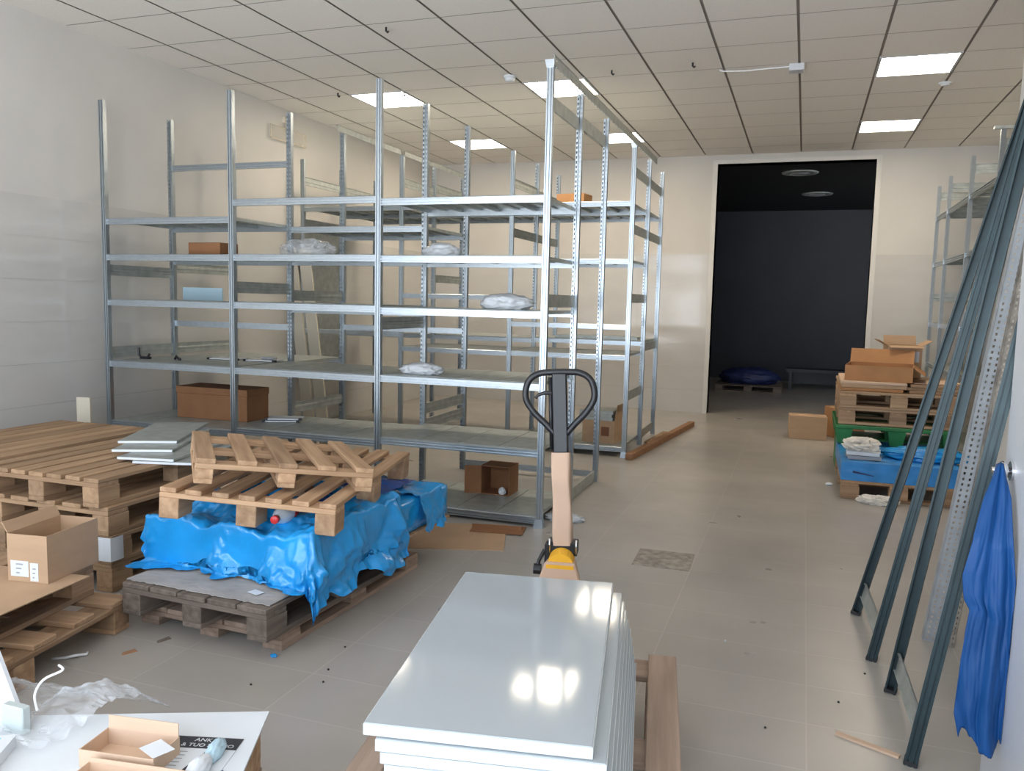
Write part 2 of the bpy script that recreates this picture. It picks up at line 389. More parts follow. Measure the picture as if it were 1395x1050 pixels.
t = thing('exit_sign', 'clear blank sign plate hung on a bracket high on the left wall', 'sign', T(XL, 7.72, 3.12))
link('bracket', MB().box(XL, XL+0.03, 7.66, 7.78, 3.30, 3.36).box(XL+0.02, XL+0.06, 7.69, 7.75, 3.22, 3.31).mesh('bracket', M['cream']), t)
sp = MB(); sp.box(XL+0.036, XL+0.044, 7.40, 8.04, 3.10, 3.24)
link('plate', sp.mesh('plate', M['clear_plate']), t)
rim = MB()
for a in ((7.40, 8.04, 3.10, 3.106), (7.40, 8.04, 3.234, 3.24), (7.40, 7.408, 3.10, 3.24), (8.032, 8.04, 3.10, 3.24)): rim.box(XL+0.034, XL+0.046, *a)
link('rim', rim.mesh('rim', M['cream']), t)
for x, y, lab in ((-0.166, 12.46, 'round recessed lamp ring in the dark ceiling, nearer one'), (0.09, 14.8, 'round recessed lamp ring in the dark ceiling, farther one')):
    t = thing('recessed_lamp', lab, 'lamp', T(x, y, 3.35), 'unlit lamp rings in the dark room')
    link('ring', MB().lathe([(0.16, 0), (0.16, -0.02), (0.24, -0.015), (0.25, 0)], 28).mesh('ring', M['steel_dull'], smooth=True), t, T(x, y, 3.35))
    link('reflector', MB().lathe([(0.05, -0.028), (0.10, -0.024), (0.15, -0.004)], 28).mesh('reflector', M['label_grey'], smooth=True), t, T(x, y, 3.35))

# ------------------------------------------------------------------ metal shelving
PW, PD = 0.042, 0.036        # upright section
def post_mesh(h, m=None, key='steel', pitch=0.0333):
    def mk():
        mb = MB(); w, d = PW/2, PD; lip = 0.0175; th = 0.002
        # front face with two raised ribs, sides, returned lips at the back (open channel)
        front = [(-w, 0), (-w+0.007, 0), (-w+0.0075, 0.011), (-w+0.0135, 0.011), (-w+0.014, 0), (w-0.014, 0), (w-0.0135, 0.011), (w-0.0075, 0.011), (w-0.007, 0), (w, 0)]
        inner = [(p, q+0.0025) for p, q in front]
        mb.prism(front + inner[::-1], 0, h, 'z')
        for sx in (-1, 1):
            mb.box(*(sorted((sx*w, sx*(w-th)))), 0.001, d, 0, h)
            a, b = sorted((sx*w, sx*(w-lip)))
            # perforated lip: strips around a row of slots
            hw = 0.0095; c = (a+b)/2; x0, x1 = c-hw/2, c+hw/2; z = 0.012
            for y in (d-0.002,):
                vs = []; fs = []
                def q(xa, xb, za, zb):
                    k = len(vs); vs.extend([(xa, d, za), (xb, d, za), (xb, d, zb), (xa, d, zb)]); fs.append((k, k+1, k+2, k+3))
                q(a, x0, 0, h); q(x1, b, 0, h); q(x0, x1, 0, z)
                while z+pitch < h:
                    q(x0, x1, z+0.017, z+pitch); z += pitch
                q(x0, x1, z+0.0, h)
                mb.add(vs, fs)
        return mb.mesh('upright', m or M['steel'])
    return cached(('post', h, key), mk)
def foot_mesh(m=None, key='steel'):
    return cached(('foot', key), lambda: MB().hexa([(-0.034, -0.012, 0), (0.034, -0.012, 0), (0.034, 0.046, 0), (-0.034, 0.046, 0),
        (-0.0235, -0.004, 0.055), (0.0235, -0.004, 0.055), (0.0235, 0.038, 0.055), (-0.0235, 0.038, 0.055)]).mesh('foot_plate', m or M['steel']))
def cap_mesh():
    return cached('cap', lambda: MB().hexa([(-0.0225, -0.0035, 0), (0.0225, -0.0035, 0), (0.0225, 0.037, 0), (-0.0225, 0.037, 0),
        (-0.034, -0.006, 0.05), (0.034, -0.006, 0.05), (0.034, 0.042, 0.05), (-0.034, 0.042, 0.05)]).mesh('top_plate', M['steel']))
def beam_mesh(L):
    def mk():
        h = 0.024
        g = 0.014
        pr = [(0.0, -h), (0.0, -0.0155), (g, -0.0150), (g, -0.0075), (0.001, -0.0070), (0.001, 0.0035), (g, 0.0040), (g, 0.0125), (0.0, 0.0130), (0.0, h-0.004), (0.004, h), (0.03, h), (0.03, h-0.003), (0.017, h-0.003), (0.017, -h+0.003), (0.03, -h+0.003), (0.03, -h)]
        return MB().prism([(a, b) for a, b in pr][::-1], 0, L, 'x').mesh('beam', M['steel'])
    return cached(('beam', round(L, 3)), mk)
def shelf_mesh(L, D, n=4):
    def mk():
        mb = MB(); w = L/n; t = 0.0015; fl = 0.024
        for k in range(n):
            a, b = k*w+0.003, (k+1)*w-0.003
            mb.box(a, b, 0, D, -t, 0); mb.box(a, a+t, 0, D, -fl, -t); mb.box(b-t, b, 0, D, -fl, -t)
            mb.box(a+t, a+0.012, 0, D, -fl, -fl+t); mb.box(b-0.012, b-t, 0, D, -fl, -fl+t)
            c = (a+b)/2; mb.box(c-0.018, c+0.018, 0.02, D-0.02, -0.014, -t)
        return mb.mesh('shelf_panel', M['steel_dull'])
    return cached(('shelf', round(L, 3), round(D, 3), n), mk)
def side_mesh(L, h=0.085):
    def mk():
        mb = MB(); a = h/2
        mb.prism([(-0.001, -a), (-0.001, a), (0.012, a), (0.012, a-0.002), (0.0012, a-0.002), (0.0012, 0.012), (0.006, 0.008), (0.006, -0.008), (0.0012, -0.012), (0.0012, -a+0.002), (0.012, -a+0.002), (0.012, -a)], 0, L, 'y')
        return mb.mesh('side_panel', M['steel_dull'])
    return cached(('side', round(L, 3), h), mk)

class Rack:
    def __init__(s, name, label, cat, X, Y, front_rows, base=Matrix(), H=2.92):
        s.X, s.Y, s.base = X, Y, base
        c = base @ Matrix.Translation(((X[0]+X[-1])/2, (Y[0]+Y[-1])/2, 0))
        s.t = thing(name, label, cat, c)
        s.H = H; s.front = front_rows
    def put(s, nm, me, m): return link(nm, me, s.t, s.base @ m)
    def posts(s, skip=()):
        for r, y in enumerate(s.Y):
            for c, x in enumerate(s.X):
                if (c, r) in skip: continue
                rz = 0 if r in s.front else math.pi
                m = T(x, y, 0) if r in s.front else T(x, y, 0)   # channel opens to +y for front rows
                if r not in s.front: m = T(x, y+PD, 0, math.pi)
                s.put('upright', post_mesh(s.H), m)
                if r in s.front: s.put('foot_plate', foot_mesh(), m)
    def beam(s, r, b, z, back=False):
        x0, x1 = s.X[b]+PW/2, s.X[b+1]-PW/2
        y = s.Y[r]
        m = T(x0, y+0.004, z) if not back else T(x1, y+PD-0.004, z, math.pi)
        s.put('beam', beam_mesh(x1-x0), m)
    def shelf(s, r, b, z, front=True, back=True, n=4):
        if front: s.beam(r, b, z)
        if back: s.beam(r+1, b, z, True)
        x0, x1 = s.X[b]+PW/2+0.001, s.X[b+1]-PW/2-0.001; y0, y1 = s.Y[r]+0.03, s.Y[r+1]+PD-0.03
        s.put('shelf_panel', shelf_mesh(x1-x0, y1-y0, n), T(x0, y0, z+0.0262))
    def side(s, c, y0, y1, z, h=0.085):
        flip = c == len(s.X)-1
        s.put('side_panel', side_mesh(y1-y0-PD-0.004, h), T(s.X[c], y0+PD+0.002, z) if not flip else T(s.X[c], y1-0.002, z, math.pi))
RX = [-5.13, -3.95, -2.75, -1.56]
A = Rack('metal_shelving_rack', 'large galvanised shelving rack directly behind the pallets, nearer of two rows', 'shelving', RX, [5.02, 5.74, 6.55], (0,))
A.posts()
A.put('top_plate', cap_mesh(), T(RX[3], 5.02, 2.905))
for z in (2.01, 1.737, 1.39, 0.913, 0.443): A.shelf(0, 0, z)
A.beam(0, 1, 2.132)
for z in (1.74, 1.395, 0.914, 0.465): A.shelf(0, 1, z)
for z in (2.115, 1.735, 1.385, 0.921, 0.485, 0.045): A.shelf(0, 2, z)
A.shelf(1, 1, 2.0); A.shelf(1, 0, 0.90); A.beam(1, 0, 1.215, True); A.beam(1, 0, 2.52); A.beam(2, 1, 1.2, True)
A.beam(1, 1, 1.36); A.beam(2, 2, 0.06, True)
for c, y0, y1, z in ((0, 5.02, 5.74, 1.64), (0, 5.74, 6.55, 1.69), (0, 5.02, 5.74, 1.0), (0, 5.74, 6.55, 1.0), (1, 5.02, 5.74, 1.525), (1, 5.74, 6.55, 1.475),
                     (1, 5.74, 6.55, 0.55), (2, 5.02, 5.74, 1.295), (2, 5.74, 6.55, 0.5), (2, 5.74, 6.55, 0.62), (3, 5.02, 5.74, 1.475), (3, 5.02, 5.74, 2.71), (3, 5.74, 6.55, 2.74), (3, 5.74, 6.55, 0.05)):
    A.side(c, y0, y1, z)
tie = MB().box(-0.0015, 0.0015, 0, 3.75, -0.032, 0.032).box(-0.014, 0.0015, 0, 3.75, 0.029, 0.032)
for k in range(40): tie.box(-0.006, 0.006, 0.05+k*0.09, 0.062+k*0.09, -0.036, -0.03)
A.put('tie_bar', tie.mesh('tie_bar', M['steel_dull']), T(RX[3]+0.03, 5.0, 2.945))
B = Rack('metal_shelving_rack', 'galvanised shelving rack farther back, seen through the nearer shelving row', 'shelving', RX, [7.70, 8.48, 9.28], (0,))
B.posts()
B.put('top_plate', cap_mesh(), T(RX[3], 7.70, 2.90))
for b in (0, 1, 2):
    B.shelf(0, b, 2.395); B.shelf(1, b, 2.405)
B.shelf(0, 2, 1.86); B.beam(0, 2, 1.245); B.shelf(0, 2, 0.955); B.shelf(0, 1, 0.95); B.shelf(0, 2, 0.075)
B.shelf(1, 2, 1.06); B.shelf(1, 1, 1.05); B.shelf(1, 0, 1.05); B.beam(0, 1, 1.5); B.beam(0, 0, 1.1)
for c, y0, y1, z in ((0, 7.70, 8.48, 2.70), (0, 8.48, 9.28, 2.70), (0, 7.70, 8.48, 1.85), (1, 7.70, 8.48, 2.65), (1, 8.48, 9.28, 2.70), (2, 7.70, 8.48, 2.62), (2, 8.48, 9.28, 2.6),
                     (2, 7.70, 8.48, 2.14), (2, 8.48, 9.28, 2.14), (2, 7.70, 8.48, 0.62), (1, 8.48, 9.28, 1.7), (3, 7.70, 8.48, 2.70), (3, 8.48, 9.28, 2.70), (3, 7.70, 8.48, 2.17), (3, 8.48, 9.28, 2.17),
                     (3, 7.70, 8.48, 1.52), (3, 7.70, 8.48, 0.58), (3, 8.48, 9.28, 1.02), (3, 8.48, 9.28, 0.10)):
    B.side(c, y0, y1, z)
B.put('side_sheet', MB().box(-0.002, 0.002, 0, 0.70, 0.5, 2.3).mesh('side_sheet', M['steel_dull']), T(RX[0], 7.74, 0))
B.put('tie_bar', MB().box(-0.0015, 0.0015, 0, 1.55, -0.025, 0.025).box(-0.02, 0.0015, 0, 1.55, 0.022, 0.025).mesh('tie_bar', M['steel_dull']), T(RX[1]+0.03, 7.72, 2.935))
A.put('tie_bar', MB().box(-0.0015, 0.0015, 0, 1.20, -0.025, 0.025).box(-0.02, 0.0015, 0, 1.20, 0.022, 0.025).mesh('tie_bar', M['steel_dull']), T(RX[1]+0.03, 6.43, 2.935))
# right-hand rack along the far part of the right wall; local x runs towards the camera
base = Matrix.Translation((1.40, 10.98, 0)) @ Matrix.Rotation(R(-90), 4, 'Z')
Cc = Rack('metal_shelving_rack', 'tall galvanised shelving along the right wall behind the stacked boxes', 'shelving', [0, 0.80, 2.08, 3.32, 5.70], [0, 0.62], (0,), base)
Cc.posts(skip=((4, 1),))
for z in (2.54, 2.0, 1.3, 0.83, 0.1):
    for b in (0, 1, 2):
        if z == 0.83 and b == 2: continue
        Cc.shelf(0, b, z, n=4)
for c in range(4):
    Cc.side(c, 0, 0.62, 2.80, 0.09); Cc.side(c, 0, 0.62, 1.62, 0.09)
Cc.beam(0, 3, 2.5)
Cc.put('tie_bar', MB().box(-0.02, 0.02, -0.05, 0.66, -0.002, 0.022).mesh('tie_bar', M['steel_dull']), T(3.32, 0, 2.924))

# ------------------------------------------------------------------ pallets
def plank(L, W_, Th, m, nm):
    return cached(('plank', round(L, 3), round(W_, 3), round(Th, 3), m.name, nm), lambda: MB().box(-L/2, L/2, -W_/2, W_/2, 0, Th).mesh(nm, m, bevel=0.003))
def pallet(label, mw, L=1.2, Wd=0.8, H=0.144, m=None, nd=5, bw=0.145, ew=None, group='wooden pallets', cat='pallet', base=True, sw=0.10, nb=3, skew=0.0, name='wooden_pallet', mats=None):
    m = m or M['wood']
    t = thing(name, label, cat, mw, group)
    th = 0.022; bh = H-3*th if base else H-2*th; z = 0
    put = lambda nm, me, x, y, zz, rz=0: link(nm, me, t, mw @ T(x, y, zz, rz))
    xs = [-L/2+sw/2, 0, L/2-sw/2]; ys = [-Wd/2+sw/2, 0, Wd/2-sw/2]
    if base:
        for y in ys: put('base_board', plank(L, sw, th, m, 'base_board'), 0, y, 0)
        z = th
    for x in xs:
        for y in ys: put('block', plank(sw*1.35, sw, bh, m, 'block'), max(-L/2+sw*0.675, min(L/2-sw*0.675, x)), y, z)
    for x in xs: put('stringer_board', plank(Wd, sw*1.3, th, m, 'stringer_board'), max(-L/2+sw*0.65, min(L/2-sw*0.65, x)), 0, z+bh, R(90))
    rng = random.Random(label)
    for k in range(nd):
        y = -Wd/2+bw/2 + (Wd-bw)*k/(nd-1)
        put('deck_board', plank(L, bw, th, m, 'deck_board'), rng.uniform(-0.004, 0.004), y, z+bh+th, R(rng.uniform(-skew, skew)))
    return t
D2 = math.pi/2
# left stack of four (deck boards run into the depth: local x -> world y)
LSx, LSy = -3.545, 3.60
for k, (dx, dy, lab) in enumerate(((0.02, 0.05, 'tan wooden pallet on the floor, bottom of the left stack by the wrapped blue bundle'),
                                   (0.03, 0.04, 'tan wooden pallet second from the bottom of the left stack'),
                                   (0.025, 0.03, 'tan wooden pallet second from the top of the left stack'),
                                   (0.0, 0.0, 'tan top pallet of the left stack, grey metal sheets lying on it'))):
    pallet(lab, T(LSx+dx, LSy+dy, k*0.144, D2), m=M['wood_tan'], nd=7 if k == 3 else 5, bw=0.092 if k == 3 else 0.12, skew=0.3)
for k, lab in enumerate(('tan pallet on the floor at the left edge against the wall', 'tan pallet in the stack at the left edge, second from the floor',
                         'tan pallet in the stack at the left edge, third from the floor', 'tan pallet on top of the stack at the far left edge beside the wall')):
    pallet(lab, T(-4.46+0.01*k, 3.66+0.02*k, k*0.144, D2+R(1.0)), Wd=0.8, m=M['wood_tan'], nd=7, bw=0.10)
# low pallet and weathered grey pallet under the blue bundle
pallet('low reddish brown pallet on the floor under the weathered grey one', T(-2.33, 3.41, 0, D2+R(-2.0)), L=1.2, Wd=0.76, H=0.086, m=M['wood_pink'])
pallet('weathered dark grey pallet with grey board on it, under the blue bundle', T(-2.31, 3.25, 0.087, D2+R(-2.5)), L=1.13, Wd=0.765, H=0.138, m=M['wood_grey'])
ZG = 0.226
# pallets lying on the blue bundle
def basis(c, x, y):
    x = Vector(x).normalized(); y = Vector(y); z = x.cross(y).normalized(); y = z.cross(x)
    m = Matrix((x, y, z)).transposed().to_4x4(); m.translation = c; return m
PAL2 = basis((-2.327, 3.48, 0.62), (-0.267, 1.223, 0.0), (-0.772, -0.16, 0.040))
pallet('slatted wooden pallet lying slanted on the blue wrapped bundle', PAL2 @ T(0, 0, -0.135), L=1.25, Wd=0.79, H=0.135, nd=7, bw=0.075, base=False, sw=0.09)
PAL3 = basis((-2.335, 3.30, 0.742), (-0.495, 0.556, 0.0), (-0.531, -0.534, 0.09))
pallet('topmost wooden pallet, five spaced boards, lying askew on another pallet', PAL3 @ T(0, 0, -0.108), L=0.755, Wd=0.76, H=0.108, nd=5, bw=0.08, sw=0.075)
# front left: pale pallet on the floor and another on it
def flp(a, b, z): # local frame at the right near corner region of the front left stack
    u = Vector((-0.148, 0.989, 0)); w = Vector((-0.989, -0.148, 0)); o = Vector((-2.735, 2.76, z))
    return o - u*a + w*b
p = flp(0.60, 0.50, 0)
pallet('pale wooden pallet on the floor in the left foreground, dark gaps between its boards', T(p.x, p.y, 0, R(8.5)), L=1.0, Wd=1.2, nd=6, bw=0.12, m=M['wood'])
p = flp(0.62, 0.13+0.50, 0.145)
pallet('pale wooden pallet under the brown box in the left foreground', T(p.x, p.y, 0.145, R(8.5)+D2), L=1.2, Wd=0.95, nd=6, bw=0.12, m=M['wood'])
# pallet under the white panels
ax = Vector((0.163, -0.987, 0)); pp = Vector((-0.987, -0.163, 0)); fr_ = Vector((-0.355, 2.797, 0))
c = fr_ + ax*0.60 + pp*0.43
PZ = 0.108
pallet('wooden pallet carrying the stack of white panels on the pallet jack', T(c.x, c.y, PZ, math.atan2(ax.y, ax.x)), L=1.2, Wd=0.86, nd=3, bw=0.095, m=M['wood_pink'])
# right rear stack
pallet('wooden pallet on the floor under the blue wrapped load at right', T(0.75, 7.40, 0), L=0.82, Wd=1.2, nd=6, bw=0.12)
pallet('wooden pallet above the green plastic pallet in the right stack', T(0.80, 8.16, 0.47), L=0.94, Wd=1.0, nd=6, bw=0.12)
pallet('wooden pallet at the top of the right stack, loaded with cardboard', T(0.80, 8.16, 0.615), L=0.94, Wd=1.0, nd=6, bw=0.12)

# ------------------------------------------------------------------ blue wrapped bundle and its films
def fract(p, sc, oct=4): return noise.fractal(Vector(p)*sc, 1.0, 2.1, oct)
def drape(x0, x1, y0, y1, z, ext, zrest, nu=110, nv=90, amp=0.026, seed=0.0, rag=0.25, spread=0.10, zright=None):
    # a loose sheet lying on the block x0..x1, y0..y1 whose top is at z, hanging over its sides and coming to rest at zrest
    l, r, f, b = ext
    def fn(u, v):
        e = 1+rag*fract((u*1.0+seed, v*1.0, 3.3), 4.0, 3)
        cx, cy = (x0+x1)/2, (y0+y1)/2
        px = (x0-l) + (x1+r-x0+l)*u; py = (y0-f) + (y1+b-y0+f)*v
        if u < 0.06 or u > 0.94 or v < 0.06 or v > 0.94:
            px = cx+(px-cx)*(1+0.06*(e-1)*4); py = cy+(py-cy)*(1+0.06*(e-1)*4)
        qx, qy = min(max(px, x0), x1), min(max(py, y0), y1)
        d = math.hypot(px-qx, py-qy)
        n1 = fract((px+seed, py, 1.7), 3.2, 4); n2 = abs(fract((px*1.2+seed, py*0.8, 5.1), 7.0, 3)); n3 = abs(fract((px, py+seed, 8.8), 17.0, 2))
        f1 = noise.voronoi(Vector((px*5.2+0.35*n1+seed, py*4.2-0.3*n1, 0.2)))[0][0]; g2 = noise.voronoi(Vector((px*11+py*4+seed+0.3*n2, py*9-px*3, 1.2)))[0][0]
        w = amp*(0.8*n1+1.1*(0.45-f1)+0.55*(0.4-g2)+0.25*(0.3-n3))
        if d < 1e-6:
            return (px, py, z+max(0.003, w+amp*0.9))
        dx, dy = (px-qx)/d, (py-qy)/d
        zr = zrest if zright is None or dx < 0.35 else zright
        h = z-zr
        ang = math.atan2(dy, dx); s = (px*dy*dy+py*dx*dx)
        fold = math.sin(s*17+9*n1+seed)*0.45*n1*2+fract((s*2.2, d*1.3, seed), 4.5, 3)*0.9
        k = min(1, d/0.08)
        o = (0.014+spread*d+0.11*d*fold)*k + w*1.1*k + 0.004
        zz = z+amp*0.9*(1-k)-d if d < h else zr+0.004+max(0, w)*0.6+0.006*abs(fold)
        if d >= h: o += (d-h)
        o = max(o, 0.006)
        return (qx+dx*o, qy+dy*o, zz+(1-k)*w)
    return MB().grid(fn, nu, nv)
def crumple(rx, ry, rz, seed, amp=0.35, sub=4):
    bm = bmesh.new(); bmesh.ops.create_icosphere(bm, subdivisions=sub, radius=1.0)
    mb = MB()
    for v in bm.verts:
        p = v.co.copy(); n = abs(fract((p.x+seed, p.y, p.z), 1.8, 4)); n2 = abs(fract((p.x, p.y+seed, p.z), 4.5, 3))
        k = 1-amp*n-0.3*amp*n2
        z = p.z*k
        z = max(z, -0.55)
        mb.v.append((p.x*k*rx, p.y*k*ry, (z+0.55)*rz))
    mb.f = [tuple(v.index for v in f.verts) for f in bm.faces]; bm.free()
    return mb
BR = R(-2.0)
BB = T(-2.31, 3.30, 0, BR)           # frame of the bundle; its axes follow the grey pallet
t = thing('wrapped_bundle', 'long flat bundle wrapped in smooth blue film on the grey pallet', 'bundle', BB @ T(0, 0, ZG))
link('base_board', MB().box(-0.40, 0.415, -0.36, 0.98, 0, 0.012).mesh('base_board', M['wood'], bevel=0.002), t, BB @ T(0, 0, ZG))
wb = MB()
def wrapf(u, v):
    # rounded section around y; u runs around, v along y
    prof = [(-0.39, 0.013), (0.40, 0.013), (0.405, 0.18), (0.39, 0.192), (-0.38, 0.192), (-0.39, 0.18)]
    P = prof + [prof[0]]; L = [0]
    for a, b in zip(P, P[1:]): L.append(L[-1]+math.dist(a, b))
    s = u*L[-1]
    for i in range(len(P)-1):
        if s <= L[i+1]+1e-9:
            q = (s-L[i])/(L[i+1]-L[i]); x = P[i][0]+(P[i+1][0]-P[i][0])*q; z = P[i][1]+(P[i+1][1]-P[i][1])*q; break
    y = -0.35+1.32*v
    w = 0.006*fract((x*2, y*3, z*6), 5.0, 3)
    if z > 0.02: x += w*1.2; z += w
    return (x, y, max(z, 0.0125))
wb.grid(wrapf, 72, 60)
n0 = len(wb.v); 
for vv in (0, 60): wb.f.append(tuple(i*61+vv for i in range(72)))
link('wrapping', wb.mesh('wrapping', M['film'], smooth=True), t, BB @ T(0, 0, ZG))
o = solo('grey_board', 'dirty grey board with torn edges on the weathered pallet before the blue film', 'board',
     MB().grid(lambda u, v: (-0.385+0.755*u+0.01*fract((u*9, v, 0), 3)*(v < .1), -0.585+0.215*v+(0.012*fract((u*14, 0, v), 2) if v < 0.5 else 0), 0.002+0.003*abs(fract((u*5, v*3, 1), 2))), 50, 14), M['card_grey'], BB @ T(0, 0, ZG))
o.modifiers.new('thickness', 'SOLIDIFY').thickness = 0.004
o.modifiers['thickness'].offset = 1
ticket = MB().box(-0.03, 0.03, -0.02, 0.02, 0, 0.001)
solo('plastic_ticket', 'small clear plastic sleeve lying on the grey board corner', 'sleeve', ticket, M['paper'], BB @ T(0.235, -0.50, ZG+0.0115, R(-15)))
o = solo('blue_film_sheet', 'crumpled bright blue film draped over the front of the bundle, hanging to the grey board', 'film sheet',
     drape(-0.48, 0.415, -0.37, 0.42, 0.425, (0.09, 0.25, 0.235, 0.0), ZG+0.012, nu=160, nv=130, seed=2.3, amp=0.060, rag=0.6, spread=0.13, zright=0.03), M['film'], BB, smooth=True)
o = solo('blue_film_sheet', 'loose flap of blue film hanging off the far right end of the bundle', 'film sheet',
     drape(0.20, 0.418, 0.60, 0.86, 0.424, (0.0, 0.19, 0.0, 0.0), 0.10, nu=50, nv=36, seed=7.1, amp=0.022, rag=0.8, spread=0.16), M['film'], BB, smooth=True)
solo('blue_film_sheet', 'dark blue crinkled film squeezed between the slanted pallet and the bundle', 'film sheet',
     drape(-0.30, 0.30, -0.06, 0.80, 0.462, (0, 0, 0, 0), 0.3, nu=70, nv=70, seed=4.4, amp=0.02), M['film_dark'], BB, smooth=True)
t = thing('plastic_bottle', 'clear bottle with red cap and red band lying under the slanted pallet', 'bottle', BB @ T(0.20, -0.22, 0.50, R(20)))
bmw = BB @ T(0.20, -0.25, 0.515, R(15)) @ Matrix.Rotation(R(90), 4, 'X')
link('body', MB().lathe([(0.0, -0.10), (0.038, -0.09), (0.042, -0.03), (0.042, 0.03), (0.03, 0.075), (0.014, 0.10), (0.014, 0.11)], 20).mesh('body', M['white_plastic'], smooth=True), t, bmw)
link('band', MB().lathe([(0.0425, -0.055), (0.0435, -0.05), (0.0435, -0.01), (0.0425, -0.005)], 20).mesh('band', M['red'], smooth=True), t, bmw)
link('cap', MB().lathe([(0.018, 0.105), (0.018, 0.128), (0.016, 0.13)], 16).mesh('cap', M['red'], smooth=True), t, bmw)

# ------------------------------------------------------------------ boxes
def open_box(label, mw, L, Wd, H, m, flaps=(), th=0.005, group=None, name='cardboard_box', inner=None, cat='box'):
    # open-topped box, base centre at origin; flaps: (side, length, angle) side in 'x-','x+','y-','y+', angle 0 = straight up, 90 = out flat
    t = thing(name, label, cat, mw, group)
    a, b = L/2, Wd/2
    mb = MB().box(-a, a, -b, b, 0, th).box(-a, a, -b, -b+th, th, H).box(-a, a, b-th, b, th, H).box(-a, -a+th, -b+th, b-th, th, H).box(a-th, a, -b+th, b-th, th, H)
    link('body', mb.mesh('body', m), t, mw)
    for side, ln, ang in flaps:
        r = R(ang)
        if side[0] == 'y':
            sg = 1 if side[1] == '+' else -1
            f = MB().box(-a+0.003, a-0.003, -th/2, th/2, 0, ln); mm = T(0, sg*(b-th/2), H) @ Matrix.Rotation(-sg*r, 4, 'X')
        else:
            sg = 1 if side[1] == '+' else -1
            f = MB().box(-th/2, th/2, -b+0.003, b-0.003, 0, ln); mm = T(sg*(a-th/2), 0, H) @ Matrix.Rotation(sg*r, 4, 'Y')
        link('flap', f.mesh('flap', m), t, mw @ mm)
    return t
def closed_box(label, mw, L, Wd, H, m, group=None, tape=True, name='cardboard_box'):
    t = thing(name, label, 'box', mw, group)
    link('body', MB().box(-L/2, L/2, -Wd/2, Wd/2, 0, H).mesh('body', m, bevel=0.003), t, mw)
    if tape: link('tape', MB().box(-L/2-0.0006, L/2+0.0006, -0.022, 0.022, H, H+0.0006).mesh('tape', M['card_pale']), t, mw)
    return t
# brown box with labels on the left foreground pallet
BX = T(-2.925, 2.555, 0.2955, R(8.5))
ZU = 0.2955
solo('cardboard_sheet', 'flat brown cardboard sheet lying on the left foreground pallet under the box', 'cardboard',
     MB().box(-0.40, 0.40, -0.62, 0.10, 0, 0.004), M['card'], T(-3.13, 2.42, 0.2895, R(6)))
t = open_box('open brown box with white labels on the left foreground pallet', BX @ T(0, 0, -0.001), 0.185, 0.30, 0.195, M['card'], flaps=(('x-', 0.05, 30),), th=0.004)
for (x0, x1, z0, z1) in ((-0.078, 0.005, 0.02, 0.085), (0.012, 0.05, 0.005, 0.08)):
    lb = link('label', MB().box(x0, x1, -0.1512, -0.1502, z0, z1).mesh('label', M['paper']), t, BX)
    for k in range(3): link('print_mark', MB().box(x0+0.3*(x1-x0), x0+(0.5+0.1*k)*(x1-x0), -0.1516, -0.1511, z0+0.012+0.018*k, z0+0.018+0.018*k).mesh('print_mark', M['label_grey']), lb, BX)
# white foam sheet folded round the pallet block
solo('foam_sheet', 'white foam sheet curled around a pallet block beside the brown box', 'foam',
     MB().grid(lambda u, v: (-0.02+0.10*min(1, u*2) + (0.0 if u < .5 else 0.006*math.sin((u-.5)*6)), -0.006*math.sin(min(1, u*2)*3)+(0 if u < .5 else (u-.5)*0.16), 0.118*v), 16, 4), M['white_plastic'], T(-3.188, 3.03, 0.165))
# grey steel sheets on the top left pallet
for (x, y, z, rz, lab) in ((-3.23, 3.75, 0.5775, 16, 'grey metal sheet on the left pallet stack, lowest of the four'), (-3.30, 3.74, 0.5930, 12, 'grey metal sheet on the left pallet stack, second from bottom'),
                           (-3.50, 3.83, 0.6085, 24, 'grey metal sheet on the left pallet stack, second from top'), (-3.62, 3.98, 0.6240, 26, 'grey metal sheet on top of the pile on the left pallet stack')):
    mwp = T(x, y, z, R(rz))
    t = thing('metal_sheet', lab, 'metal sheet', mwp, 'grey shelf sheets on the left pallets')
    link('tray', MB().box(-0.16, 0.16, -0.36, 0.36, 0.011, 0.013).box(-0.16, -0.157, -0.36, 0.36, 0, 0.011).box(0.157, 0.16, -0.36, 0.36, 0, 0.011).box(-0.157, 0.157, 0.357, 0.36, 0, 0.011).mesh('tray', M['steel_dull']), t, mwp)
    link('edge_lip', MB().box(-0.157, 0.157, -0.3615, -0.3585, 0.0, 0.011).mesh('edge_lip', M['white_plastic']), t, mwp)
solo('pale_board', 'short pale board standing upright behind the left pallets by the wall', 'board', MB().box(-0.055, 0.055, -0.012, 0.012, 0, 0.70), M['cream'], T(-4.93, 4.60, 0, R(10)), bevel=0.003)

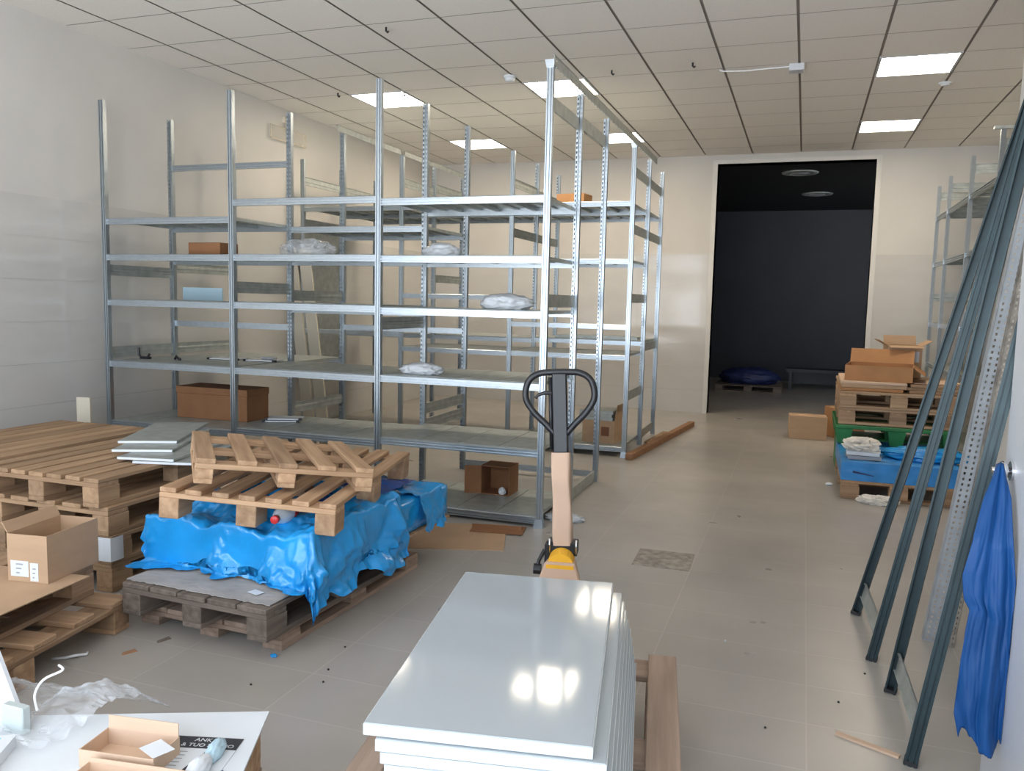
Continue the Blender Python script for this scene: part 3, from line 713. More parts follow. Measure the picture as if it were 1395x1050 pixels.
# ------------------------------------------------------------------ white panels on the pallet
SL = T(-0.703, 2.064, 0, R(10.2))
zt = PZ+0.144
names = ['lowest of the white panels on the pallet', 'second white panel from the bottom of the stack', 'third white panel from the bottom of the stack', 'fourth white panel from the bottom of the stack',
         'fifth white panel from the bottom of the stack', 'fifth white panel from the top of the stack', 'fourth white panel from the top of the stack', 'third white panel from the top of the stack',
         'second white panel from the top, peeking out to the right', 'glossy white panel on top of the stack, reflecting the ceiling lights']
offs = [0.085, 0.079, 0.074, 0.068, 0.063, 0.056, 0.048, 0.040, 0.030, 0.0]
for k in range(10):
    m_ = SL @ T(offs[k], -0.004*((k*7) % 3), zt+0.0005+k*0.0297)
    t = thing('lacquered_board', names[k], 'panel', m_, 'white panels stacked on the pallet')
    link('face', MB().box(-0.249, 0.249, -0.515, 0.515, 0.0, 0.0292).mesh('face', M['slab'], bevel=0.0015), t, m_)
    for sx, sy in ((0, -1), (0, 1), (-1, 0), (1, 0)):
        mbx = MB().box(-0.25, 0.25, -0.5162, -0.5150, 0.002, 0.0275) if sy == -1 else MB().box(-0.25, 0.25, 0.5150, 0.5162, 0.002, 0.0275) if sy == 1 else \
              MB().box(-0.2502, -0.249, -0.515, 0.515, 0.002, 0.0275) if sx == -1 else MB().box(0.249, 0.2502, -0.515, 0.515, 0.002, 0.0275)
        link('edge_band', mbx.mesh('edge_band', M['slab_edge']), t, m_)

# ------------------------------------------------------------------ pallet jack
JA = math.atan2(-0.987, 0.163)      # direction of the forks, towards the camera
JB = T(-0.893, 3.225, 0, JA+math.pi/2)   # local y = away from the camera along the jack, x to the right
t = thing('pallet_jack', 'hand pallet jack with black loop handle, shaft wrapped in cardboard, yellow cap', 'pallet jack', JB)
for sx in (-0.19, 0.19):
    fk = MB().prism([(sx-0.075, 0), (sx+0.075, 0), (sx+0.075, 0.045), (sx+0.06, 0.052), (sx-0.06, 0.052), (sx-0.075, 0.045)], -1.40, -0.20, 'y')
    link('fork', fk.mesh('fork', M['yellow']), t, JB @ T(0, 0, PZ+0.144-0.044-0.054))
    rl = MB().tube([(sx-0.05, -1.2, 0.04), (sx+0.05, -1.2, 0.04)], 0.04, 16)
    link('roller', rl.mesh('roller', M['black_dull'], smooth=False), t, JB)
link('fork_bridge', MB().hexa([(-0.27, -0.24, 0.05), (0.27, -0.24, 0.05), (0.27, -0.17, 0.05), (-0.27, -0.17, 0.05), (-0.16, -0.22, 0.30), (0.16, -0.22, 0.30), (0.16, -0.17, 0.30), (-0.16, -0.17, 0.30)]).mesh('fork_bridge', M['yellow'], bevel=0.006), t, JB)
link('pump_cover', MB().hexa([(-0.16, -0.165, 0.12), (0.16, -0.165, 0.12), (0.13, -0.01, 0.12), (-0.13, -0.01, 0.12), (-0.062, -0.10, 0.42), (0.062, -0.10, 0.42), (0.055, -0.02, 0.42), (-0.055, -0.02, 0.42)]).mesh('pump_cover', M['wrap_card'], bevel=0.006), t, JB)
link('steer_axle', MB().tube([(-0.09, 0.0, 0.09), (0.09, 0.0, 0.09)], 0.018, 12).box(-0.02, 0.02, -0.03, 0.03, 0.09, 0.40).mesh('steer_axle', M['black']), t, JB)
for sx in (-0.075, 0.075):
    link('steer_wheel', MB().tube([(sx-0.025, 0, 0.09), (sx+0.025, 0, 0.09)], 0.09, 24).mesh('steer_wheel', M['black_dull']), t, JB)
cap = MB()
for k in range(13):
    a = math.pi*k/12; cap.v += [(-0.054*math.cos(a), -0.085, 0.405+0.048*math.sin(a)), (-0.054*math.cos(a), -0.02, 0.412+0.054*math.sin(a))]
for k in range(12): cap.f.append((2*k, 2*k+1, 2*k+3, 2*k+2))
cap.f.append(tuple(2*k for k in range(13))); cap.f.append(tuple(2*k+1 for k in range(12, -1, -1)))
cap.box(-0.056, 0.056, -0.105, -0.02, 0.392, 0.412)
link('pump_cap', cap.mesh('pump_cap', M['yellow']), t, JB)
pv = MB().box(-0.062, 0.062, -0.03, 0.045, 0.43, 0.485).box(-0.072, -0.05, -0.04, 0.03, 0.38, 0.475)
link('pivot_bracket', pv.mesh('pivot_bracket', M['black'], bevel=0.004), t, JB)
for sx in (-0.052, 0.058): link('bracket_pin', MB().tube([(sx, -0.034, 0.44), (sx, -0.034, 0.50)], 0.004, 8).mesh('bracket_pin', M['chrome'], smooth=True), t, JB)
link('release_pedal', MB().tube([(-0.072, -0.03, 0.45), (-0.092, -0.05, 0.41), (-0.097, -0.055, 0.385)], 0.008, 8).tube([(-0.112, -0.055, 0.375), (-0.082, -0.055, 0.375)], 0.022, 14).mesh('release_pedal', M['black'], smooth=False), t, JB)
# handle: leans a little to the left
HT = JB @ Matrix.Translation((0, 0.0, 0.465)) @ Matrix.Rotation(R(-3.2), 4, 'Y') @ Matrix.Rotation(R(-3), 4, 'X')
wr = MB()
wr.grid(lambda u, v: ((0.040*(1-0.06*v)+0.002*math.sin(v*9+u*12))*(math.copysign(abs(math.cos(u*2*math.pi))**0.35, math.cos(u*2*math.pi))), (0.034+0.002*math.sin(v*11))*(math.copysign(abs(math.sin(u*2*math.pi))**0.35, math.sin(u*2*math.pi))), 0.005+0.385*v), 48, 14)
link('cardboard_wrap', wr.mesh('cardboard_wrap', M['wrap_card'], smooth=False), t, HT)
link('shaft', MB().box(-0.030, 0.030, -0.018, 0.018, 0.0, 0.715).mesh('shaft', M['black'], bevel=0.004), t, HT)
lp = [(-0.012, 0, 0.455)]
import itertools
ctrl = [(-0.02, 0.46), (-0.06, 0.505), (-0.105, 0.55), (-0.138, 0.60), (-0.142, 0.645), (-0.125, 0.69), (-0.085, 0.715), (-0.03, 0.72), (0.03, 0.72), (0.085, 0.715), (0.125, 0.69), (0.142, 0.645), (0.138, 0.60), (0.105, 0.55), (0.06, 0.505), (0.02, 0.46)]
def catmull(P, n=5):
    out = []
    for i in range(len(P)-1):
        p0 = P[max(0, i-1)]; p1 = P[i]; p2 = P[i+1]; p3 = P[min(len(P)-1, i+2)]
        for k in range(n):
            q = k/n
            out.append(tuple(0.5*((2*b)+(c-a)*q+(2*a-5*b+4*c-d)*q*q+(-a+3*b-3*c+d)*q**3) for a, b, c, d in zip(p0, p1, p2, p3)))
    out.append(tuple(P[-1])); return out
link('handle_loop', MB().tube([(x, 0, z) for x, z in catmull(ctrl)], 0.0135, 12).mesh('handle_loop', M['black'], smooth=True), t, HT)
lever = MB(); lv = catmull([(-0.03, -0.005, 0.635), (-0.06, -0.01, 0.635), (-0.085, -0.012, 0.628), (-0.10, -0.012, 0.615)], 4)
lever.tube(lv, [0.009]*5+[0.007]*4+[0.006]*4, 8)
link('control_lever', lever.mesh('control_lever', M['black'], smooth=True), t, HT)
link('lever_rod', MB().tube([(-0.038, -0.005, 0.40), (-0.038, -0.005, 0.70)], 0.008, 8).mesh('lever_rod', M['black'], smooth=True), t, HT)

# ------------------------------------------------------------------ leaning uprights at the right
def lean(x, y, sx, sy, rz=0.0):
    z = Vector((sx, sy, 1)).normalized(); yv = Vector((math.sin(rz), math.cos(rz), 0)); yv = (yv - z*yv.dot(z)).normalized(); xv = yv.cross(z)
    m = Matrix((xv, yv, z)).transposed().to_4x4(); m.translation = (x, y, 0); return m
def ladder_post(h):
    def mk():
        w = 0.020; d = 0.021; q = 0.0025
        prof = [(-w, -d), (-w+0.009, -d), (-w+0.0095, -d+0.006), (-w+0.013, -d+0.006), (-w+0.0135, -d), (w-0.0135, -d), (w-0.013, -d+0.006), (w-0.0095, -d+0.006), (w-0.009, -d), (w, -d),
                (w, d), (w-0.007, d), (w-0.007, d-q), (w-q, d-q), (w-q, -d+0.009), (-w+q, -d+0.009), (-w+q, d-q), (-w+0.007, d-q), (-w+0.007, d), (-w, d)]
        return MB().prism(prof, 0, h, 'z').mesh('upright', M['green_steel'])
    return cached(('lpost', h), mk)
def ladder(label, p0, p1, rot0, rot1, zc):
    (x0, y0, s0), (x1, y1, s1) = p0, p1
    t = thing('shelving_frame', label, 'shelving frame', T((x0+x1)/2, (y0+y1)/2, 0), 'dark green frames leaning at right')
    m0 = lean(x0, y0, *s0); m1 = lean(x1, y1, *s1)
    u0 = link('upright', ladder_post(2.95), t, m0 @ Matrix.Rotation(rot0, 4, 'Z')); u1 = link('upright', ladder_post(2.95), t, m1 @ Matrix.Rotation(rot1, 4, 'Z'))
    for m in (m0, m1): pass
    for z in zc:
        a = m0 @ Vector((0.0, -0.012, z)); b = m1 @ Vector((0.0, 0.012, z))
        dv = (b-a); L = dv.length
        X = dv.normalized(); Z = Vector((s0[0], s0[1], 1)).normalized(); Z = (Z-X*Z.dot(X)).normalized(); Y = Z.cross(X)
        mm = Matrix((X, Y, Z)).transposed().to_4x4(); mm.translation = a
        link('cross_plate', MB().box(0, L, -0.002, 0.002, -0.035, 0.035).box(0, L, -0.01, 0.002, 0.033, 0.035).box(0, L, -0.01, 0.002, -0.035, -0.033).mesh('cross_plate', M['steel_dull']), t, mm)
    for m, r in ((m0, rot0), (m1, rot1)):
        link('end_foot', MB().box(-0.0215, 0.0215, -0.0225, 0.0225, 0.004, 0.016).mesh('end_foot', M['black_dull']), t, m @ Matrix.Rotation(r, 4, 'Z') )
    return t
ladder('dark green steel frame leaning right, the farther of two, its foot nearest the boxes', (0.313, 4.20, (0.232, 0.0)), (0.345, 3.66, (0.186, 0.0)), R(165), R(-12), (0.13, 2.7))
ladder('dark green steel frame leaning right, the nearer of two, beside the blue sheet', (0.392, 3.37, (0.150, 0.0)), (0.405, 2.84, (0.152, 0.01)), R(165), R(-12), (0.13, 2.7))
def strip_mesh(w, h, m, holes=True):
    mb = MB(); pitch = 0.025; d = 0.03
    mb.box(-w/2, -w/2+0.002, 0, d, 0, h).box(w/2-0.002, w/2, 0, d, 0, h)
    vs = []; fs = []
    def q(xa, xb, za, zb):
        k = len(vs); vs.extend([(xa, 0, za), (xb, 0, za), (xb, 0, zb), (xa, 0, zb)]); fs.append((k, k+1, k+2, k+3))
    c = w*0.22; hw = 0.004
    q(-w/2, -c-hw, 0, h); q(-c+hw, c-hw, 0, h); q(c+hw, w/2, 0, h)
    n = int(h/pitch)
    for sgn in (-1, 1):
        for k in range(n):
            z = k*pitch; q(sgn*c-hw, sgn*c+hw, z, z+pitch-0.011)
        q(sgn*c-hw, sgn*c+hw, n*pitch-0.011, h)
    mb.add(vs, fs)
    return mb.mesh('perforated_upright', m)
tag(link('perforated_upright', strip_mesh(0.058, 2.95, M['bare_strip']), None, lean(0.607, 3.975, 0.105, -0.115, R(-8))), 'pale grey perforated upright leaning between the dark green frames', 'upright', 'perforated uprights leaning at right')
tag(link('perforated_upright', strip_mesh(0.045, 2.95, M['grime']), None, lean(0.676, 3.93, 0.085, -0.10, R(-8))), 'dark dusty perforated upright leaning behind the nearest green post', 'upright', 'perforated uprights leaning at right')

# ------------------------------------------------------------------ door leaf and blue sheet at the right edge
t = thing('door_leaf', 'open white door leaf at the right edge with a round metal knob', 'door', T(0.617, 2.3, 0.012))
link('leaf', MB().box(0.594, 0.64, 1.90, 2.80, 0.012, 2.12).mesh('leaf', M['white_paint'], bevel=0.004), t)
KN = T(0.594, 2.70, 1.012)
link('rose', MB().tube([(0, 0, 0), (-0.008, 0, 0)], 0.028, 20).mesh('rose', M['chrome']), t, KN)
link('stem', MB().tube([(-0.008, 0, 0), (-0.055, 0, 0)], 0.009, 12).mesh('stem', M['chrome'], smooth=True), t, KN)
link('knob', MB().lathe([(0.012, 0.0), (0.026, 0.008), (0.028, 0.018), (0.022, 0.026), (0.0, 0.028)], 20, Matrix.Rotation(R(-90), 4, 'Y')).mesh('knob', M['chrome'], smooth=True), t, KN @ T(-0.010, 0, 0))
prof_l = [(0.0, 0.528), (0.1, 0.505), (0.38, 0.466), (0.47, 0.475), (0.51, 0.493), (0.7, 0.480), (0.91, 0.474), (1.0, 0.49)]
prof_r = [(0.0, 0.548), (0.1, 0.572), (0.4, 0.600), (1.0, 0.604)]
def lin(P, v):
    for (a, x), (b, y) in zip(P, P[1:]):
        if v <= b: return x+(y-x)*(v-a)/(b-a)
    return P[-1][1]
def clothf(u, v):
    y = 2.70-0.13*min(1, v*4)**0.7
    xl, xr = lin(prof_l, v), lin(prof_r, v); x = (xl+(xr-xl)*u)*y/2.6
    zb = 0.222+0.03*math.sin(u*7+1)+0.06*(1-u)*abs(math.sin(u*4))+0.02*fract((u*3, 0, 0), 2)
    z = 1.024+(zb-1.024)*v
    fold = math.sin(u*15+1.3*math.sin(v*3))*0.005*(1-0.5*v)+math.sin(u*6+v*2)*0.010*v+0.016*fract((u*2.0, v*1.2, 4), 1.6, 3)*min(1, v*3)
    return (min(x, 0.592), y+fold-0.012, z+0.012*math.sin(math.pi*u)*(1-v)**8)
o = solo('blue_sheet', 'royal blue plastic sheet hanging from the door knob almost to the floor', 'sheet', MB().grid(clothf, 60, 90), M['cloth_blue'], smooth=True)
o.modifiers.new('thickness', 'SOLIDIFY').thickness = 0.003

# ------------------------------------------------------------------ right rear stack
def rwrap():
    mb = MB(); fn = lambda u, v: None
    x0, x1, y0, y1, z1 = -0.415, 0.42, -0.59, 0.58, 0.145
    def top(u, v):
        x, y = x0+(x1-x0)*u, y0+(y1-y0)*v
        return (x, y, z1+0.012*fract((x*4, y*4, 0), 2, 3)*min(1, 8*min(u, 1-u, v, 1-v)))
    mb.grid(top, 40, 40)
    mb.grid(lambda u, v: (x0+(x1-x0)*u, y0-0.006*fract((u*6, v*2, 1), 2)*math.sin(math.pi*v), z1*(1-v)), 40, 8)
    mb.grid(lambda u, v: (x0+(x1-x0)*u, y1, z1*(1-v)), 10, 4)
    mb.grid(lambda u, v: (x0-0.004*fract((u*6, v*2, 3), 2)*math.sin(math.pi*v), y0+(y1-y0)*u, z1*(1-v)), 30, 8)
    mb.grid(lambda u, v: (x1, y0+(y1-y0)*u, z1*(1-v)), 10, 4)
    return mb
RB = T(0.75, 7.40, 0.145)
t = thing('wrapped_load', 'flat load in blue film on the floor pallet of the right stack', 'load', RB)
link('wrapping', rwrap().mesh('wrapping', M['pack_blue'], smooth=True), t, RB)
link('torn_slot', MB().hexa([(-0.33, -0.5995, 0.062), (-0.18, -0.5995, 0.045), (-0.18, -0.594, 0.045), (-0.33, -0.594, 0.062), (-0.33, -0.5995, 0.078), (-0.18, -0.5995, 0.05), (-0.18, -0.594, 0.05), (-0.33, -0.594, 0.078)]).mesh('torn_slot', M['navy']), t, RB)
solo('blue_film_sheet', 'crumpled blue film heap on the blue load behind the leaning posts', 'film sheet', crumple(0.36, 0.16, 0.07, 3.3, 0.5), M['film'], T(0.97, 7.14, 0.292), smooth=True)
for k, (lab, z, rz) in enumerate((('grey printed bundle at the bottom of the paper pile on the blue load', 0.292, 4), ('white folded paper bundle in the middle of the pile on the blue load', 0.325, -5), ('crumpled white paper on top of the pile on the blue load', 0.355, 8))):
    if k < 2: solo('paper_bundle', lab, 'paper', MB().grid(lambda u, v: (-0.125+0.25*u, -0.10+0.2*v, 0.03+0.006*fract((u*4, v*4, k), 2)), 14, 12).box(-0.12, 0.12, -0.095, 0.095, 0.0, 0.028), M['label_grey'] if k == 0 else M['paper'], T(0.50, 7.02, z, R(rz)), 'papers on the blue load')
    else: solo('paper_bundle', lab, 'paper', crumple(0.165, 0.13, 0.07, 8.1, 0.55), M['paper_warm'], T(0.485, 7.04, z, R(rz)), 'papers on the blue load', smooth=False)
# green plastic pallet
GP = T(0.80, 8.15, 0.300)
t = thing('plastic_pallet', 'green plastic pallet in the middle of the right stack', 'pallet', GP)
link('deck', MB().box(-0.49, 0.49, -0.5, 0.5, 0.13, 0.165).mesh('deck', M['green_plastic'], bevel=0.006), t, GP)
for x in (-0.42, 0, 0.42):
    for y in (-0.43, 0, 0.43): link('foot', MB().hexa([(x-0.05, y-0.05, 0), (x+0.05, y-0.05, 0), (x+0.05, y+0.05, 0), (x-0.05, y+0.05, 0), (x-0.07, y-0.07, 0.13), (x+0.07, y-0.07, 0.13), (x+0.07, y+0.07, 0.13), (x-0.07, y+0.07, 0.13)]).mesh('foot', M['green_plastic']), t, GP)
solo('support_crate', 'dark green crate under the green plastic pallet, behind the blue load', 'crate', MB().box(-0.46, 0.46, -0.02, 0.42, 0, 0.298), M['green_plastic'], T(0.80, 8.10, 0), bevel=0.01)
# cardboard load on the top pallet
ZT = 0.762
for k, (lab, h, m, dx, L) in enumerate((('flattened orange cardboard, lowest layer on the right stack', 0.028, 'card_orange', -0.22, 0.50), ('flattened cardboard wrapped in film, middle layer on the right stack', 0.03, 'card', -0.21, 0.52), ('flattened cardboard in cloudy film, top layer on the right stack', 0.024, 'card_pale', -0.2, 0.53))):
    zz = ZT+[0, 0.029, 0.060][k]
    solo('flattened_boxes', lab, 'cardboard', MB().box(-L/2, L/2, -0.45, 0.45, 0, h), M[m], T(0.80+dx, 8.13, zz, R([0, 1, -1][k])), 'flat cardboard on the right stack', bevel=0.004)
for k in range(3):
    solo('wood_board', ['loose wooden board at right on the right stack, lowest', 'loose wooden board at right on the right stack, middle', 'loose wooden board at right on the right stack, topmost'][k], 'board',
         MB().box(-0.20, 0.20, -0.44, 0.44, 0, 0.024), M['wood'], T(1.07, 8.13, ZT+0.001+k*0.0265, R([1, -2, 2][k])), 'boards on the right stack', bevel=0.002)
ZS = ZT+0.087
open_box('wide open brown box with a raised lid flap on the right stack', T(0.66, 7.98, ZS, R(-7)), 0.54, 0.50, 0.13, M['card_orange'], flaps=(('y+', 0.15, 35), ('x+', 0.12, 125)))
tb = open_box('tall open brown box with spread flaps behind the wide one on the right stack', T(0.88, 8.46, ZS, R(6)), 0.29, 0.24, 0.29, M['card'], flaps=(('x-', 0.10, 60), ('x+', 0.10, 60), ('y-', 0.09, 100), ('y+', 0.10, 30)))
link('label', MB().box(0.02, 0.12, -0.1212, -0.1202, 0.14, 0.24).mesh('label', M['paper']), tb, T(0.88, 8.46, ZS, R(6)))
solo('cardboard_sheet', 'flat loose cardboard lying on the boards at the right end of the right stack', 'cardboard', MB().box(-0.2, 0.2, -0.2, 0.2, 0, 0.006), M['card_pale'], T(1.09, 7.95, ZT+0.082, R(8)))
solo('crumpled_wrap', 'crumpled clear and grey wrapping on the floor before the right pallet', 'wrapping', crumple(0.17, 0.075, 0.05, 5.5, 0.5), M['paper_warm'], T(0.60, 6.70, 0.0, R(-6)))
solo('paper_scrap', 'small white scrap on the floor left of the right stack', 'scrap', crumple(0.035, 0.03, 0.02, 1.5, 0.4, 2), M['paper'], T(0.27, 7.25, 0))
# boxes on the floor near the opening
closed_box('small brown box on the floor in front of the dark opening', T(0.10, 9.84, 0, R(3)), 0.40, 0.27, 0.26, M['card'])
closed_box('orange brown box leaning beside the right stack behind the small floor box', T(0.50, 10.15, 0.0, R(25)), 0.36, 0.26, 0.34, M['card_orange'])
# things in the dark room
solo('blue_wrapped_goods', 'dark blue film wrapped goods on the floor of the dark room', 'goods', crumple(0.55, 0.35, 0.20, 2.2, 0.3), M['navy'], T(-0.85, 15.0, 0.12), smooth=True)
pallet('pallet under the blue goods inside the dark room', T(-0.85, 15.0, 0), L=1.1, Wd=0.8, H=0.12, m=M['wood_grey'])
solo('dark_bench', 'long dark low bench inside the dark room', 'bench', MB().box(-0.6, 0.6, -0.2, 0.2, 0.32, 0.38).box(-0.55, -0.5, -0.18, 0.18, 0, 0.32).box(0.5, 0.55, -0.18, 0.18, 0, 0.32).box(-0.55, 0.55, 0.15, 0.18, 0.1, 0.32), M['black'], T(0.35, 15.6, 0))

# ------------------------------------------------------------------ things on the shelves
def zs(z): return z+0.0268
closed_box('small brown box on the second shelf from the top, left bay of the near rack', T(-4.43, 5.42, zs(1.737)), 0.30, 0.22, 0.105, M['card_dark'])
solo('clear_wrap', 'clump of clear wrap on the second shelf from the top beside the left bay post', 'wrap', crumple(0.27, 0.12, 0.10, 6.6, 0.5), M['clear'], T(-3.62, 5.50, zs(1.74)), smooth=True)
solo('pale_blue_board', 'pale blue board standing at the back of the left bay of the near rack', 'board', MB().box(-0.20, 0.20, -0.006, 0.006, 0, 0.105), M['pale_blue'], T(-4.74, 5.66, zs(1.39)))
t = thing('cardboard_box', 'large brown box on the lowest visible shelf, left bay of the near rack', 'box', T(-4.44, 5.52, zs(0.443)))
for nm, bx in (('body', MB().box(-0.34, 0.34, -0.14, 0.14, 0, 0.20)), ('lid', MB().box(-0.345, 0.345, -0.145, 0.145, 0.20, 0.255))):
    link(nm, bx.mesh(nm, M['card_dark'], bevel=0.003), t, T(-4.44, 5.52, zs(0.443)))
def folder(label, mw, L, Wd, group):
    t = thing('shelf_bracket_pack', label, 'metal parts', mw, group)
    link('plate', MB().box(-L/2, L/2, -Wd/2, Wd/2, 0.004, 0.012).mesh('plate', M['white_plastic']), t, mw)
    for sx in (-1, 1): link('end_clip', MB().box(sx*L/2-0.012, sx*L/2+0.012, -Wd/2-0.002, -Wd/2+0.03, 0, 0.016).mesh('end_clip', M['black']), t, mw)
for k, (x, y, z, r, lab) in enumerate(((-4.45, 5.60, zs(0.913), 3, 'white metal plate with black clips on the middle shelf, left of the inner post'),
                                  (-4.11, 5.62, zs(0.913), 5, 'white metal plate with black clips on the middle shelf, right of the inner post'),
                                  (-3.82, 5.45, zs(0.465), 25, 'lower white metal plate with black clips beside the large brown box'),
                                  (-3.80, 5.46, zs(0.465)+0.0165, 22, 'upper white metal plate with black clips beside the large brown box'))):
    folder(lab, T(x, y, z, R(r)), 0.26, 0.16, 'white plates with clips on the shelves')
solo('black_handset', 'small dark device lying on the white plate on the middle shelf', 'device', MB().box(-0.06, 0.06, -0.03, 0.03, 0, 0.018), M['label_grey'], T(-4.08, 5.64, zs(0.913)+0.0165, R(5)), bevel=0.005)
solo('steel_hook', 'dark metal hook standing on the middle shelf at the far left', 'hook', MB().tube([(-0.05, 0, 0.09), (-0.05, 0, 0.03), (-0.03, 0, 0.012), (0, 0, 0.010), (0.03, 0, 0.012), (0.05, 0, 0.04)], 0.010, 8).box(-0.03, 0.05, -0.02, 0.02, 0, 0.018), M['black'], T(-5.0, 5.27, zs(0.913), R(5)), bevel=0)
solo('steel_hook', 'small black clamp on the middle shelf right of the dark hook', 'hook', MB().tube([(-0.025, 0, 0.01), (-0.01, 0, 0.035), (0.01, 0, 0.015), (0.03, 0, 0.012)], 0.010, 8), M['black'], T(-4.67, 5.27, zs(0.913)), smooth=True)
solo('plastic_bag', 'folded translucent bag on the middle shelf of the right bay', 'bag', crumple(0.18, 0.11, 0.055, 1.1, 0.4), M['bag'], T(-2.50, 5.20, zs(0.921)), smooth=True)
solo('plastic_bag', 'translucent bag of flat parts on the shelf beside the corner post', 'bag', crumple(0.21, 0.13, 0.075, 4.9, 0.5), M['bag'], T(-1.90, 5.27, zs(1.385)), smooth=True)
solo('plastic_bag', 'translucent bag on the second shelf from the top behind the middle beam', 'bag', crumple(0.16, 0.10, 0.075, 7.7, 0.4), M['bag'], T(-2.47, 5.45, zs(1.735)), smooth=True)
t = open_box('dark brown open box lying on its side on the lowest shelf of the right bay', T(-2.04, 5.68, zs(0.045)+0.105, 0, rx=R(90)), 0.22, 0.21, 0.20, M['card_dark'], flaps=(('x-', 0.12, 70),))
solo('white_ball', 'small white crumpled ball inside the dark brown box', 'ball', crumple(0.03, 0.03, 0.035, 0.7, 0.3, 3), M['white_plastic'], T(-1.99, 5.50, zs(0.045)+0.006))
closed_box('orange box on the top shelf of the far rack', T(-2.27, 8.25, zs(2.395), R(-8)), 0.30, 0.22, 0.135, M['card_orange'])
t = open_box('brown box holding grey sheets on the bottom shelf of the far rack', T(-1.84, 7.98, zs(0.075), R(-4)), 0.33, 0.26, 0.22, M['card'], flaps=(('x+', 0.16, 8),))
link('print', MB().box(0.03, 0.11, -0.1312, -0.1302, 0.07, 0.16).mesh('print', M['box_print']), t, T(-1.84, 7.98, zs(0.075), R(-4)))
for k in range(3):
    solo('grey_sheet', ['lowest grey sheet on the brown box in the far rack', 'middle grey sheet on the brown box in the far rack', 'topmost grey sheet on the brown box in the far rack'][k], 'sheet',
         MB().box(-0.17, 0.17, -0.13, 0.13, 0, 0.03), M['steel_dull'], T(-1.87, 7.98, zs(0.075)+0.2215+k*0.032, R([-3, -6, -2][k])), 'grey sheets on the brown box')
for k in range(5):
    solo('metal_strip', ['metal strip on the far rack shelf, frontmost', 'metal strip on the far rack shelf, second from the front', 'metal strip on the far rack shelf, in the middle of five', 'metal strip on the far rack shelf, second from the back', 'metal strip on the far rack shelf, at the back'][k], 'strip',
         MB().box(-0.45, 0.45, -0.03, 0.03, 0, 0.03), M['steel_dull'], T(-2.10, 8.66+0.085*k, zs(1.06), R(2)), 'metal strips lying on the far rack')
for k, (x, lab) in enumerate(((-4.74, 'left one of two pale boards leaning on the left wall between the racks'), (-4.58, 'right one of two pale boards leaning on the left wall between the racks'))):
    solo('leaning_board', lab, 'board', MB().box(-0.06, 0.06, -0.01, 0.01, 0, 1.95), M['cream'], T(x+0.14, 7.05, 0, 0, ry=R(-7)), 'pale boards leaning on the left wall')

# ------------------------------------------------------------------ floor things
solo('cardboard_sheet', 'large flat cardboard sheet on the floor between the blue bundle and the rack', 'cardboard', MB().box(-0.45, 0.36, -0.26, 0.30, 0, 0.005), M['card'], T(-2.02, 4.60, 0.0, R(18)))
solo('cardboard_sheet', 'smaller folded cardboard piece on the floor under the rack corner', 'cardboard', MB().box(-0.17, 0.17, -0.09, 0.09, 0, 0.005).box(-0.17, 0.15, -0.004, 0.0, 0.005, 0.03), M['card_dark'], T(-1.78, 4.86, 0.006, R(10)))
solo('clear_wrap', 'pale plastic wrap on the floor behind the pallet jack handle', 'wrap', crumple(0.16, 0.10, 0.03, 9.2, 0.5), M['bag'], T(-1.46, 5.28, 0.0), smooth=True)
solo('drain_cover', 'square dusty drain cover set in the tiled floor', 'drain cover', MB().box(-0.16, 0.16, -0.16, 0.16, 0, 0.004).lathe([(0.14, 0.0041), (0.13, 0.007), (0.115, 0.0055), (0.10, 0.0075), (0.08, 0.0055), (0.06, 0.0075), (0.04, 0.0055), (0.004, 0.0065)], 28), M['grime'], T(-0.69, 4.68, 0.0, R(2)))
solo('wooden_plank', 'long reddish wooden plank on the floor beside the end of the far rack', 'plank', MB().box(-0.035, 0.035, -1.27, 1.27, 0, 0.06), M['wood_red'], T(-1.355, 8.86, 0, R(-6)), bevel=0.003)
solo('wooden_plank', 'short pale plank on the floor between the far rack and the long plank', 'plank', MB().box(-0.06, 0.06, -0.40, 0.40, 0, 0.02), M['wood'], T(-1.437, 9.02, 0, R(-5)), bevel=0.003)
solo('wooden_stick', 'thin pale wooden slat on the floor at the foot of the nearest green post', 'slat', MB().box(-0.105, 0.105, -0.011, 0.011, 0, 0.008), M['card_pale'], T(0.28, 2.91, 0, R(-24)))
for k, (x, y, r, lab) in enumerate(((-2.53, 2.55, 60, 'small wood splinter on the floor in front of the grey pallet, nearer one'), (-2.49, 2.70, 70, 'small dark wood splinter on the floor in front of the grey pallet, farther one'))):
    solo('wood_splinter', lab, 'splinter', MB().hexa([(-0.03, -0.006, 0), (0.03, -0.004, 0), (0.03, 0.004, 0), (-0.03, 0.008, 0), (-0.025, -0.004, 0.008), (0.02, -0.002, 0.012), (0.02, 0.003, 0.012), (-0.025, 0.005, 0.008)]), M['wood_grey'] if k else M['wood_red'], T(x, y, 0, R(r)))
solo('blue_scrap', 'tiny blue scrap on the floor at the corner of the grey pallet', 'scrap', crumple(0.018, 0.014, 0.01, 0.3, 0.4, 2), M['film'], T(-1.97, 2.74, 0))
solo('cable_piece', 'short bent cable end on the floor beside the pale pallet', 'cable', MB().tube([(-0.06, -0.05, 0.006), (-0.02, -0.02, 0.006), (0.01, 0.0, 0.012), (0.03, 0.035, 0.006), (0.02, 0.05, 0.006)], 0.006, 8), M['wire'], T(-2.70, 2.43, 0), smooth=True)
